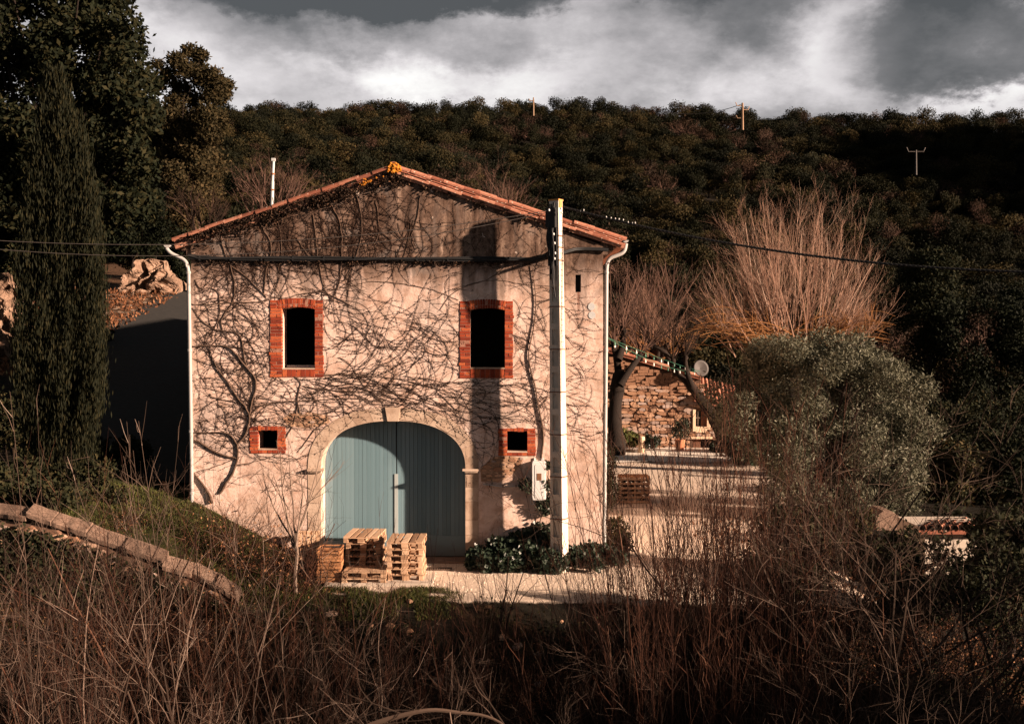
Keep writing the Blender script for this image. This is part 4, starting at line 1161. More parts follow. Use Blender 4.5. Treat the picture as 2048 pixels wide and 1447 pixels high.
# a separate thin vine by the pole
v2 = thing('climbing_vine', 'single thin pale vine stem rising from the meter box to the cable', 'climbing vine', tuple(wallpt(1081, 918, .03)), world=True)
Q = smooth_poly([(1082, 916), (1087, 880), (1085, 850), (1078, 820), (1070, 770), (1062, 745), (1056, 710), (1065, 665), (1070, 640), (1072, 600), (1068, 560), (1064, 530)])
MB().tubes([(np.array([wallpt(x, y, .03) for x, y in Q]), np.linspace(.024, .008, len(Q)))], 7).build('stem', M['vinebark'], v2, smooth=True)
fine = []
for q in Q[6::2]:
    for _ in range(2): add_agent(agent(q[0], q[1], rng.choice([-.2, math.pi + .2, -1.1, -2.0]) + rng.normal(0, .3), int(rng.uniform(5, 14)), 4.2, .09), rng.uniform(.005, .008))
o = MB().tubes(fine, 4).build('twig', M['vinetwig'], v2); o['kind'] = 'stuff'

# ------------------------------------------------------------------ generators for woody plants
def grow(out, g, p, d, L, r, depth, wob=.12, up=.04, kids=(3, 5), ang=(25, 55), ratio=(.45, .7), rr=.6, seg=7, t0=.25, taper=.35):
    d = np.array(d, float); d /= np.linalg.norm(d)
    n = max(4, seg)
    dirs = d + np.cumsum(g.normal(0, wob, (n - 1, 3)), 0) + np.array([0, 0, up]) * np.arange(n - 1)[:, None]
    dirs /= np.linalg.norm(dirs, axis=1, keepdims=True)
    P = np.vstack([p, p + np.cumsum(dirs * (L / (n - 1)), 0)])
    out.append((P, np.linspace(r, r * taper, n)))
    if depth <= 0: return
    for _ in range(int(g.integers(kids[0], kids[1] + 1))):
        t = g.uniform(t0, .97); k = t * (n - 1); i = min(int(k), n - 2)
        q = P[i] + (P[i + 1] - P[i]) * (k - i)
        a = R_(g.uniform(*ang)); ax = np.cross(dirs[i], g.normal(size=3)); ax /= np.linalg.norm(ax) + 1e-9
        nd = dirs[i] * math.cos(a) + ax * math.sin(a)
        grow(out, g, q, nd, L * g.uniform(*ratio) * (1.15 - .5 * t), max(r * (1 - (1 - taper) * t) * rr, .0025), depth - 1, wob, up, kids, ang, ratio, rr, max(4, seg - 1), t0, taper)

def shoots(out, g, n, base, spread, h, r, lean=.16, twig=.5, wob=.035, up=.03, tl=(.25, .6)):
    """upright coppice rods from one stool"""
    for _ in range(n):
        p = np.array(base) + np.array([g.normal(0, spread), g.normal(0, spread), 0])
        d = np.array([g.normal(0, lean), g.normal(0, lean), 1.0]); L = h * g.uniform(.55, 1.05); rad = r * g.uniform(.6, 1.2)
        nseg = 9
        dirs = d / np.linalg.norm(d) + np.cumsum(g.normal(0, wob, (nseg - 1, 3)), 0); dirs[:, 2] += up * np.arange(nseg - 1)
        dirs /= np.linalg.norm(dirs, axis=1, keepdims=True)
        P = np.vstack([p, p + np.cumsum(dirs * (L / (nseg - 1)), 0)]); out.append((P, np.linspace(rad, rad * .28, nseg)))
        for _ in range(g.poisson(twig * L * 2.2)):
            t = g.uniform(.2, .98); k = t * (nseg - 1); i = min(int(k), nseg - 2); q = P[i] + (P[i + 1] - P[i]) * (k - i)
            sd = g.normal(size=3); sd[2] = abs(sd[2]) * .8 + .25; nd = dirs[i] * .7 + sd / np.linalg.norm(sd) * .75
            nd /= np.linalg.norm(nd); tl_ = g.uniform(*tl) * (1.2 - .6 * t)
            m1 = q + nd * tl_ * .5; m2 = m1 + (nd + g.normal(0, .18, 3)) * tl_ * .5
            out.append((np.array([q, m1, m2]), np.array([rad * .42, rad * .3, rad * .15])))
            if g.random() < .35:
                e = m1 + (nd + g.normal(0, .5, 3)) * tl_ * .35; out.append((np.array([m1, (m1 + e) / 2 + g.normal(0, .01, 3), e]), np.array([rad * .28, rad * .2, rad * .12])))

PROTO = {}
def plant_proto(key, name, part, mat, lines, sides=3, extra=None):
    me = MB().tubes(lines, sides).mesh(part, mat)
    PROTO[key] = (name, [(part, me)] + (extra or []))
NUSE = {}
def plant(key, label, cat, loc, rz=0, scale=1, group=None, tilt=None):
    name, parts = PROTO[key]
    r = thing(name, label, cat, loc, group); r.rotation_euler = (tilt[0] if tilt else 0, tilt[1] if tilt else 0, rz); r.scale = (scale,) * 3 if np.ndim(scale) == 0 else scale
    for pn, me in parts:
        o = bpy.data.objects.new(pn, me); col.objects.link(o); o.parent = r
    return r
def gz(x, y): return float(hgt(x, y))

# coppice of red-brown rods: four stools
for k in range(4):
    g = np.random.default_rng(100 + k); L_ = []
    shoots(L_, g, 26 + 3 * k, (0, 0, 0), .42, 6.4, .0105, .15, 1.05, .030, .02, (.25, .9))
    thin = []; shoots(thin, g, 26, (0, 0, 0), .65, 4.6, .007, .30, 1.2, .06, .03, (.25, .75))
    PROTO['red%d' % k] = ('coppice_shrub', [('rods', MB().tubes(L_, 4).mesh('rods', M['redtwig'])), ('twigs', MB().tubes(thin, 3).mesh('twigs', M['browntwig']))])
# thorny tangled shrubs with arching pale branches: three kinds
for k in range(3):
    g = np.random.default_rng(200 + k); L_ = []
    for _ in range(9):
        d = (g.normal(0, .75), g.normal(0, .5), 1.0)
        grow(L_, g, (g.normal(0, .15), g.normal(0, .15), 0), d, g.uniform(3.4, 5.4), .028, 3, .10, .012, (3, 6), (22, 60), (.42, .7), .55, 9, .2)
    PROTO['pale%d' % k] = ('bare_shrub', [('branches', MB().tubes(L_, 4).mesh('branches', M['paletwig']))])
# low brown bramble thicket
for k in range(2):
    g = np.random.default_rng(260 + k); L_ = []
    for _ in range(60):
        a = g.uniform(0, 6.28); d = (math.cos(a) * g.uniform(.2, 1), math.sin(a) * g.uniform(.2, 1), 1)
        grow(L_, g, (g.normal(0, .6), g.normal(0, .35), 0), d, g.uniform(.7, 1.7), .008, 1, .16, -.05, (2, 5), (30, 70), (.35, .6), .6, 9, .2)
    lv = MB(); lv.leaves(np.stack([g.normal(0, .7, 420), g.normal(0, .4, 420), np.abs(g.normal(0, .45, 420))], 1), .06, -.2, .55, g=g)
    PROTO['bramble%d' % k] = ('bramble_thicket', [('canes', MB().tubes(L_, 3).mesh('canes', M['redtwig'])), ('dead_leaves', lv.mesh('dead_leaves', M['deadleaf']))])
# young open tree with a clear stem
for k in range(3):
    g = np.random.default_rng(300 + k); L_ = []
    tr_ = [np.array([0, 0, 0]), np.array([.03, 0, .5]), np.array([-.02, .02, 1.0]), np.array([.02, 0, 1.45])]
    L_.append((np.array(tr_), np.array([.045, .040, .036, .032])))
    for j in range(7):
        a = j * 2.4 + g.uniform(-.3, .3); sp_ = g.uniform(.25, 1.0)
        grow(L_, g, tr_[3] - (0, 0, g.uniform(0, .5)), (math.cos(a) * sp_, math.sin(a) * sp_ * .7, 1.0), g.uniform(1.4, 2.3), .024, 2, .07, .03, (3, 5), (22, 50), (.4, .65), .55, 8, .2)
    PROTO['sap%d' % k] = ('bare_sapling', [('branches', MB().tubes(L_, 5).mesh('branches', M['browntwig' if k else 'fig']))])

# --- leafy crowns
def crown(g, blobs, n, size, mat, up=.25, wide=.45, shell=.55, drop=None, mb=None, mi=0):
    mb = mb or MB(); B = np.array([(*c_, *(r if np.ndim(r) else (r, r, r))) for c_, r in blobs], float)
    wgt = (B[:, 3] * B[:, 4] * B[:, 5]) ** (2 / 3); idx = g.choice(len(B), n, p=wgt / wgt.sum())
    d = g.normal(size=(n, 3)); d /= np.linalg.norm(d, axis=1, keepdims=True)
    rad = shell + (1 - shell) * g.random(n) ** .7; rad *= 1 + .26 * g.normal(size=n) * (g.random(n) < .3)
    P = B[idx, :3] + d * B[idx, 3:] * rad[:, None]
    mb.leaves(P, size, up, wide, outward=d, g=g, mi=mi)
    return mb
def lump(g, n, R, rz, r0, r1, flat=.75, zb=0):
    out = []
    for _ in range(n):
        d = g.normal(size=3); d /= np.linalg.norm(d); d *= g.uniform(.45, 1.0)
        r = g.uniform(r0, r1); out.append(((d[0] * R, d[1] * R, zb + d[2] * rz), (r, r, r * flat)))
    return out
def limbs(g, blobs, base, r, share=.45, n=24):
    """trunk and limbs reaching into the crown"""
    L_ = []; c_ = np.mean([b[0] for b in blobs], 0); top = np.array(c_)
    fork = np.array(base) * (1 - share) + top * share; mid = (np.array(base) + fork) / 2 + g.normal(0, .1, 3)
    L_.append((smooth_poly([base, tuple(mid), tuple(fork)], 8), np.linspace(r, r * .7, 8)))
    for b in [blobs[i] for i in g.permutation(len(blobs))[:n]]:
        e = np.array(b[0]); m_ = fork * .5 + e * .5 + g.normal(0, .25, 3) + (0, 0, .2)
        L_.append((smooth_poly([tuple(fork), tuple(m_), tuple(e)], 8), np.linspace(r * .34, r * .06, 8)))
    return L_

# hill trees: small oak crowns, shared by hundreds
def hill_proto(k, brown):
    g = np.random.default_rng(400 + k)
    bl = lump(g, 13, 1.75, 1.05, .75, 1.35, .72, 3.1) + [((g.normal(0, .5), g.normal(0, .5), 1.7), (1.7, 1.7, 1.1))]
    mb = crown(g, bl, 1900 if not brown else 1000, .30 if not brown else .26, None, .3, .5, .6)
    mb.tubes([(np.array([(0, 0, -1.2), (.1, 0, .8), (0, .1, 2.6)]), np.array([.22, .18, .12]))], 5, mi=1)
    if brown:
        L_ = []
        for _ in range(26): grow(L_, g, (0, 0, 1.2), (g.normal(0, .8), g.normal(0, .8), 1), g.uniform(2.0, 3.4), .05, 1, .08, .03, (4, 7), (20, 45), (.35, .6), .5, 5, .3)
        mb.tubes(L_, 3, mi=1)
    return mb.mesh('hill_tree', [M['hill2' if brown else 'hill1'], M['mauvetwig' if brown else 'bark']])
HP = [hill_proto(k, k >= 4) for k in range(6)]

# --- forest on the hill: trees placed on a jittered grid
gh = np.random.default_rng(55)
pts = []
cand = 0
cell = {}
while cand < 26000:
    cand += 1
    y = 58 + 128 * gh.random(); half = .47 * (y + 28) + 8; x = gh.uniform(-1, 1) * (.47 * 214 + 8)
    if abs(x) > half: continue
    r = gh.choice([1.25, 1.7, 2.3]) * (1 + .0022 * (y - 58)); c0 = (int(x // 3), int(y // 3))
    if any((x - a) ** 2 + (y - b_) ** 2 < (r * .5 + q * .5) ** 2 * 1.1 for i_ in (-1, 0, 1) for j_ in (-1, 0, 1) for a, b_, q in cell.get((c0[0] + i_, c0[1] + j_), ())): continue
    cell.setdefault(c0, []).append((x, y, r)); pts.append((x, y))
pts = np.array(pts)
# keep the crest single, drop those hidden well behind it
near_idx = np.argsort(pts[:, 1])
ind = near_idx[:290]; rest = near_idx[290:]
hill_objs = []
for n_i, i in enumerate(ind):
    x, y = pts[i]; br = gh.random() < .20
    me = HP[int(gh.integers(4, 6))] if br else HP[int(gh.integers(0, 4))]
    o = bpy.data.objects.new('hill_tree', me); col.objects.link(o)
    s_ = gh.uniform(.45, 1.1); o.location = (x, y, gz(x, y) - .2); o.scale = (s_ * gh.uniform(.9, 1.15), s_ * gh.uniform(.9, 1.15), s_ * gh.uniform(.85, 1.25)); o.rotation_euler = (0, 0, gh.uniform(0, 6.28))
    tag(o, 'brown leafless tree in the scrub at the foot of the wooded hill' if br else 'dark round evergreen oak at the foot of the wooded hill', 'tree', 'bare trees low on the hill' if br else 'evergreen oaks low on the hill')
    hill_objs.append((o, br))
protos = {}
for o, br in hill_objs: protos.setdefault(o.data.name, o)
fm = bpy.data.meshes.new('forest'); R3 = pts[rest]
fm.from_pydata([(x, y, gz(x, y) - .2) for x, y in R3], [], [])
fo = bpy.data.objects.new('forest', fm); col.objects.link(fo)
tag(fo, 'dense dark evergreen oak forest covering the hillside up to the skyline', 'forest', kind='stuff')
ng = bpy.data.node_groups.new('forest_nodes', 'GeometryNodeTree')
ng.interface.new_socket(name='Geometry', in_out='INPUT', socket_type='NodeSocketGeometry'); ng.interface.new_socket(name='Geometry', in_out='OUTPUT', socket_type='NodeSocketGeometry')
gi, go = ng.nodes.new('NodeGroupInput'), ng.nodes.new('NodeGroupOutput')
iop = ng.nodes.new('GeometryNodeInstanceOnPoints'); jg = ng.nodes.new('GeometryNodeJoinGeometry')
names = [m_.name for m_ in HP]; wl = [0, 1, 2, 3, 0, 1, 2, 3, 0, 1, 2, 3, 4, 5]
for k in wl:
    if names[k] not in protos: continue
    oi = ng.nodes.new('GeometryNodeObjectInfo'); oi.inputs['Object'].default_value = protos[names[k]]; oi.inputs['As Instance'].default_value = True
    tr_ = ng.nodes.new('GeometryNodeSetPosition')
    ng.links.new(oi.outputs['Geometry'], jg.inputs[0])
ng.links.new(gi.outputs[0], iop.inputs['Points']); ng.links.new(jg.outputs[0], iop.inputs['Instance']); iop.inputs['Pick Instance'].default_value = True
rv = ng.nodes.new('FunctionNodeRandomValue'); rv.data_type = 'FLOAT_VECTOR'; rv.inputs[0].default_value = (0, 0, 0); rv.inputs[1].default_value = (.1, .1, 6.28); ng.links.new(rv.outputs[0], iop.inputs['Rotation'])
rs = ng.nodes.new('FunctionNodeRandomValue'); rs.data_type = 'FLOAT_VECTOR'; rs.inputs[0].default_value = (.46, .46, .40); rs.inputs[1].default_value = (1.08, 1.08, .98); ng.links.new(rs.outputs[0], iop.inputs['Scale'])
ng.links.new(iop.outputs[0], go.inputs[0])
fo.modifiers.new('trees', 'NODES').node_group = ng

# poles on the hill
def hill_pole(px, py_top, py_bot, D, r, mat, label, arms):
    a, b_ = at(px, py_bot + 14, D - 28), at(px, py_top, D - 28)
    t = thing('power_pole', label, 'utility pole', tuple(a), world=True)
    MB().tubes([(np.array([a, b_]), np.array([r, r * .75]))], 6).build('shaft', mat, t)
    for (dx, dz, h) in arms:
        MB().tubes([(np.array([b_ + (0, 0, -dz), b_ + (dx * .8, 0, -dz), b_ + (dx, 0, -dz + h)]), .07)], 5).build('crossarm', mat, t)
    return t
hill_pole(1485, 206, 246, 172, .19, M['mauve'] if 'mauve' in M else M['oldwood'], 'brown wooden power pole standing out on the skyline', [(-1.0, .4, .5), (1.0, 1.0, .5), (-.9, 2.2, .4)])
hill_pole(1067, 195, 218, 182, .13, M['oldwood'], 'thin distant pole on the skyline above the barn roof', [(-.7, .5, .3)])
hill_pole(1832, 300, 336, 140, .13, M['dish'], 'pale forked power pole on the shaded wooded hillside', [(-1.1, .2, .5), (1.1, .2, .5)])
sag_wire('hill_wire', at(1485, 208, 144), at(1330, 224, 150), .8, .05, M['wire'], 'faint power line from the skyline pole across the cloud', sides=3)

# ------------------------------------------------------------------ large trees on the left
g = np.random.default_rng(601)
def big_tree(name, label, cat, base, blobs, n, size, mat, trunk_r, seed, up=.2, wide=.5, shell=.5, nl=24, barkmat=None, share=.45):
    g = np.random.default_rng(seed); base = np.array(base, float)
    t = thing(name, label, cat, tuple(base))
    bl = [(tuple(np.array(c_) - base), r) for c_, r in blobs]
    mb = crown(g, bl, n, size, mat, up, wide, shell)
    c_ = mb.build('crown', mat, t)
    MB().tubes(limbs(g, bl, (0, 0, -.3), trunk_r, share, n=nl), 6).build('trunk', barkmat or M['bark'], t, smooth=True)
    return t
def pxblobs(lst, D, jd, g):
    out = []
    for (px, py, rp) in lst:
        Y = D - 28 + g.uniform(-jd, jd); p = at(px, py, Y); r = rp * (Y + 28) / FPX
        out.append((tuple(p), (r, r, r * .85)))
    return out
def fill(g, poly, n, r0, r1):
    P = np.array(poly, float); out = []
    while len(out) < n:
        q = P.min(0) + g.random(2) * (P.max(0) - P.min(0)); c_ = False; j = len(P) - 1
        for i in range(len(P)):
            if (P[i][1] > q[1]) != (P[j][1] > q[1]) and q[0] < (P[j][0] - P[i][0]) * (q[1] - P[i][1]) / (P[j][1] - P[i][1]) + P[i][0]: c_ = not c_
            j = i
        if c_: out.append((q[0], q[1], g.uniform(r0, r1)))
    return out
bx_ = at(120, 700, 11)
bl = pxblobs(fill(g, [(-180, -140), (200, -110), (240, 30), (285, 100), (300, 200), (285, 300), (290, 400), (230, 470), (60, 520), (-180, 520)], 290, 26, 50), 38, 3.0, g)
big_tree('evergreen_oak', 'huge dark evergreen oak towering behind the cypress at the driveway', 'tree', (bx_[0], 11, gz(bx_[0], 11)), bl, 130000, .20, M['oakleaf'], .32, 602, .2, .5, .45, 40)
bx_ = at(300, 640, 32)
bl = pxblobs([(335, 150, 22), (352, 120, 20), (380, 105, 20), (402, 112, 17), (395, 140, 24), (425, 150, 20), (440, 175, 22), (452, 190, 14), (420, 195, 22), (385, 200, 22), (350, 205, 26), (318, 170, 20), (315, 130, 14), (335, 230, 26), (385, 235, 18), (300, 250, 30), (345, 270, 26), (440, 200, 16), (455, 170, 16), (430, 170, 24), (405, 160, 26), (370, 140, 24), (360, 175, 24), (300, 290, 30), (340, 310, 30), (380, 300, 26), (300, 340, 32), (345, 350, 32), (390, 340, 26), (320, 390, 32), (280, 400, 32), (370, 390, 26), (300, 440, 32), (270, 470, 28), (330, 450, 28), (410, 232, 28), (440, 236, 20), (372, 258, 30), (420, 272, 28), (400, 335, 28), (400, 300, 28), (240, 440, 30), (230, 500, 28), (260, 520, 26), (225, 380, 34)], 60, 1.6, g)
big_tree('evergreen_oak', 'smaller airy oak with sky showing through its crown above the driveway', 'tree', (bx_[0], 32, gz(bx_[0], 32)), bl, 52000, .19, M['oakleaf_warm'], .14, 603, .25, .5, .15, 14, None, .75)
for k, (poly, D, n, nb, lab, mt) in enumerate([
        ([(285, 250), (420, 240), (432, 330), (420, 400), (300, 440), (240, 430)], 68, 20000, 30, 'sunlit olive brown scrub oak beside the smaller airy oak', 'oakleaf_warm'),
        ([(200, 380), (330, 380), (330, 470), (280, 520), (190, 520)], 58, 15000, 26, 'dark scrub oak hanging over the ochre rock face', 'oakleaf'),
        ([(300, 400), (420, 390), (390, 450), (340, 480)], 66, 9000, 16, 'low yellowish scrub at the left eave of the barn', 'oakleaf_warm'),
        ([(330, 480), (380, 480), (380, 590), (352, 590)], 62, 7000, 12, 'dark evergreen bush between the ochre rock and the downpipe', 'oakleaf'),
        ([(-30, 400), (50, 420), (70, 520), (40, 560), (-30, 560)], 46, 8000, 14, 'dark ivy covered bush at the left edge behind the cypress', 'oakleaf'),
        ([(-40, 640), (60, 640), (190, 640), (200, 800), (150, 860), (-40, 820)], 44, 22000, 26, 'dark evergreen thicket in the shade behind the cypress trunk', 'oakleaf')]):
    g = np.random.default_rng(620 + k)
    c_ = np.mean(poly, 0); p = at(c_[0], c_[1], D - 28)
    big_tree('scrub_oak', lab, 'tree' if k < 2 else 'bush', (p[0], D - 28, gz(p[0], D - 28)), pxblobs(fill(g, poly, int(nb * 2.2), 16, 34), D, 1.6, g), int(n * 1.4), .20, M[mt], .12, 640 + k, .25, .5, .45, 12)

# cypress: upright sprays
def cypress(label, base, pts_px, D, seed):
    g = np.random.default_rng(seed); base = np.array(base); t = thing('cypress_tree', label, 'tree', tuple(base))
    mb = MB(); P, AX = [], []
    for _ in range(1150):
        f = g.random() ** .8; L = g.uniform(.7, 2.0) * (1 - .55 * f); py = 985 - f * (985 - 140 - L * 80)
        x0 = np.interp(py, [130, 230, 330, 440, 560, 700, 860, 960], [100, 92, 72, 52, 40, 32, 42, 62]); x1 = np.interp(py, [130, 230, 330, 440, 560, 700, 860, 960], [112, 130, 165, 188, 198, 206, 196, 178])
        px = g.uniform(x0, x1); Y = D - 28 + g.uniform(-1, 1) * .9 * (1 - .7 * f)
        edge_ = abs((px - (x0 + x1) / 2) / ((x1 - x0) / 2 + 1))
        p = at(px, py, Y) - base; lean = np.array([(px - (x0 + x1) / 2) / 900, g.normal(0, .04), 1.0]); lean[:2] -= (lean[:2]) * .2
        n = int(95 * L); tt = g.random(n)
        w_ = .13 * (1 - tt) ** .8 * (.3 + tt) ** .2 + .012
        q = p + lean * (tt * L)[:, None] + g.normal(size=(n, 3)) * w_[:, None] * (1, 1, .6)
        P.append(q); AX.append(np.tile(lean + (0, 0, .6), (n, 1)))
    P = np.concatenate(P); AX = np.concatenate(AX)
    mb.leaves(P, .15, .2, .17, axis=AX, g=g)
    mb.build('crown', M['cypress'], t)
    tops = at(104, 160, D - 28) - base
    MB().tubes([(smooth_poly([(0, 0, -.3), tuple(tops * .5 + (.1, 0, 0)), tuple(tops)], 12), np.linspace(.16, .03, 12))], 7).build('trunk', M['bark'], t, smooth=True)
    return t
p = at(118, 960, -.6); cypress('tall dark cypress with ragged upright sprays standing by the driveway', (p[0], -.6, gz(p[0], -.6)), None, 27.4, 650)

# rock outcrop at the driveway's crest
def rock(name, label, poly_px, Y, depth, seed, group=None, rough_=.35):
    g = np.random.default_rng(seed)
    P = np.array([at(x, y, Y) for x, y in poly_px]); c_ = P.mean(0); base = (c_[0], Y, P[:, 2].min())
    n, m_ = 80, 64; lo, hi = P.min(0), P.max(0); V = []
    xs = np.linspace(lo[0] - .3, hi[0] + .3, n)
    order = np.argsort(P[:, 0]); 
    top = np.interp(xs, P[order, 0], P[order, 2])
    tp = np.array([max([P[i][2] + (P[(i + 1) % len(P)][2] - P[i][2]) * (x - P[i][0]) / (P[(i + 1) % len(P)][0] - P[i][0] + 1e-9) for i in range(len(P)) if min(P[i][0], P[(i + 1) % len(P)][0]) <= x <= max(P[i][0], P[(i + 1) % len(P)][0])] or [lo[2]]) for x in xs])
    for j in range(m_):
        t = j / (m_ - 1)
        for i, x in enumerate(xs):
            h_ = tp[i] - lo[2] + .8
            if t < .62: z = lo[2] - .8 + h_ * t / .62; y = Y + .35 * t * depth
            else: z = lo[2] - .8 + h_ * (1 - .25 * ((t - .62) / .38) ** 2); y = Y + .22 * depth + (t - .62) / .38 * depth
            a1, a2 = x * .8 + z * .6, z * .8 - x * .6
            yy = y - rough_ * (.8 * (.3 - abs(vnoise(a1, a2, 1.3, seed)) * 2) + .7 * (.25 - abs(vnoise(a1 * 1.4, a2 * .7, .5, seed + 1)) * 2) + .30 * round(vnoise(a1, a2 * 2.2, .33, seed + 2) * 6) / 3 + .16 * vnoise(x, z * 1.5, .12, seed + 3))
            V.append((x + .3 * rough_ * vnoise(x, z, .5, seed + 4), yy, z + .25 * rough_ * vnoise(x, y, .4, seed + 5)))
    ii = (np.arange(m_ - 1)[:, None] * n + np.arange(n - 1)[None]).ravel()
    b = MB(); b.add(np.array(V) - np.array(base), np.stack([ii, ii + 1, ii + n + 1, ii + n], -1))
    return tag(b.build(name, M['rock'], loc=base), label, 'rock', group)
rock('rock_outcrop', 'craggy ochre rock outcrop at the top of the driveway', [(210, 600), (222, 575), (252, 545), (270, 520), (290, 513), (308, 516), (328, 540), (346, 572), (350, 600)], 26.5, 2.5, 71, None, 1.1)
rock('rock_outcrop', 'sunlit broken rock bank at the far left edge behind the cypress', [(-60, 680), (-50, 560), (0, 545), (22, 580), (30, 640), (20, 690)], 12, 1.5, 72, None, .8)
# gravelly bank and low retaining wall on the left
wl = thing('retaining_wall', 'low rough stone retaining wall with pinkish coping below the grass bank', 'wall', tuple(at(250, 1100, -2.9)), world=True)
cops = [(-150, 965, -2.5), (-40, 1003, -2.6), (60, 1018, -2.7), (108, 1030, -2.75), (178, 1052, -2.8), (250, 1078, -2.85), (330, 1110, -2.9), (385, 1132, -2.95), (436, 1152, -3.0), (480, 1192, -3.05)]
core = MB()
for i in range(len(cops) - 1):
    a, b_ = at(*cops[i]), at(*cops[i + 1])
    a, b_ = np.array([a[0], cops[i][2], a[2]]), np.array([b_[0], cops[i + 1][2], b_[2]])
    V = []
    for p in (a, b_):
        for (dy, dz) in ((-.12, -.30), (.36, -.30), (.40, -2.4), (-.22, -2.4)): V.append((p[0], p[1] + dy, p[2] + dz))
    core.add(V, [(0, 1, 5, 4), (1, 2, 6, 5), (3, 0, 4, 7), (0, 3, 2, 1), (4, 5, 6, 7)])
    L = np.linalg.norm(b_ - a); nn = max(1, int(round(L / .95)))
    for k in range(nn):
        p, q = a + (b_ - a) * ((k + .012 + .01 * rng.random()) / nn), a + (b_ - a) * ((k + .988 - .01 * rng.random()) / nn); e = rng.normal(0, .02, 8)
        V = []
        nsg = 12
        for s_ in range(nsg):
            c_ = p + (q - p) * s_ / (nsg - 1); jz = e[0] * 1.6 + (e[2] * 1.2) * (s_ / 11 - .5) + .03 * vnoise(c_[0], 3, .16, 18); jy = e[1] * 2.4 + (e[3] * 2.5) * (s_ / 11 - .5) + .10 * vnoise(c_[0], 9, .2, 20)
            for (dy, dz) in ((-.17, -.22), (-.185, -.13), (-.165, -.105), (.26, .02), (.33, -.01), (.33, -.22)): V.append((c_[0], c_[1] + dy + jy, c_[2] + dz + float(jz)))
        F = [(s_ * 6 + k2, s_ * 6 + (k2 + 1) % 6, (s_ + 1) * 6 + (k2 + 1) % 6, (s_ + 1) * 6 + k2) for s_ in range(nsg - 1) for k2 in range(6)] + [tuple(range(6))[::-1], tuple(range((nsg - 1) * 6, nsg * 6))]
        MB().add(V, F).build('coping_stone', M['coping'], wl)
core.build('wall_core', M['rubble_mortar'], wl)
# rubble faces set into the wall
for _ in range(120):
    t = rng.uniform(0, len(cops) - 1.001); i = int(t); a, b_ = at(*cops[i]), at(*cops[i + 1]); p = a + (b_ - a) * (t - i); Yc = cops[i][2] + (cops[i + 1][2] - cops[i][2]) * (t - i)
    d_ = rng.uniform(.36, 1.3); rough_piece(wl, (p[0], Yc - .13 - .05 * d_ + rng.normal(0, .01), p[2] - d_), (rng.uniform(.15, .4), .16, rng.uniform(.10, .2)), (rng.normal(0, .05), rng.normal(0, .08), rng.normal(0, .05)))

# ------------------------------------------------------------------ pallets
pal = thing('wooden_pallet', 'x', 'pallet', (0, 0, 0))
# local: x across the front (0.8), y depth (1.2)
def pbox(name, c_, s_):
    k = 'pal' + name + str(np.round(s_, 3))
    if k not in MESHES: MESHES[k] = MB().box((0, 0, 0), s_).mesh(name, M['pallet'])
    o = bpy.data.objects.new(name, MESHES[k]); col.objects.link(o); o.location = c_; o.parent = pal
for i, (x, w_) in enumerate([(-.3275, .145), (-.17, .10), (0, .145), (.17, .10), (.3275, .145)]): pbox('deck_board', (x, 0, .133), (w_, 1.2, .022))
for y in (-.5275, 0, .5275): pbox('stringer', (0, y, .111), (.8, .145, .021))
for x in (-.35, 0, .35):
    for y in (-.5275, 0, .5275): pbox('block', (x, y, .0615), (.1 if x else .145, .145, .077))
    pbox('bottom_board', (x, 0, .0115), (.1 if x else .145, 1.2, .022))
def pallet(x, y, z, rz, label, tilt=(0, 0), first=[True]):
    o = pal if first[0] else dup(pal)
    first[0] = False
    o.location = (x, y, z); o.rotation_euler = (tilt[0], tilt[1], rz); o['label'] = label; o['group'] = 'pallets stacked in front of the barn door'
    return o
ordn = ['topmost', 'second from top', 'third from top', 'fourth from top', 'fifth from top', 'bottom']
def frontat(pxc, yfront): return float(at(pxc, 1100, yfront)[0])
xs_, yf = frontat(809, -1.72), -1.72
zbase = gz(xs_, -1.2) + .03
slab = MB().box((xs_ - .55, -1.30, zbase - .075), (2.4, 1.35, .13)).build('concrete_slab', M['slab']); tag(slab, 'thin pale concrete slab under the pallet stacks', 'slab', kind='structure')
for k in range(6):
    pallet(xs_ + rng.normal(0, .012), yf + .6 + rng.normal(0, .02), zbase - .008 + .145 * (5 - k), rng.normal(0, .02) + .02, f'{ordn[k]} wooden pallet of the neat six pallet stack right of centre')
xs2 = frontat(724, -1.0)
for k in range(6):
    dx = [0, .03, -.01, .035, -.015, .03][k]
    pallet(xs2 + dx, -1.0 + .6 + [0, .05, .12, .02, .1, .06][k], zbase - .008 + .145 * (5 - k) + .0, [-.03, .01, .05, -.02, .03, 0][k] - .02, f'{ordn[k]} wooden pallet of the uneven stack against the blue door')
xs3 = frontat(728, -1.95)
for k in range(2):
    o = pallet(xs3 + [0.01, -.02][k], -1.95 + .38, zbase - .06 + .145 * (1 - k), R_(90) + [-.03, .02][k], ['upper', 'lower'][k] + ' pallet of the low pair lying in front of the uneven stack')
    o.scale = (.95, .82, 1)
# leaning pallet at the left jamb
o = pallet(FX(622), -.30, gz(FX(622), -.3) + .36, R_(4), 'weathered pallet standing upright against the left door jamb', (R_(80), 0)); o['group'] = 'pallets stacked in front of the barn door'; o.scale = (.62, .62, 1)
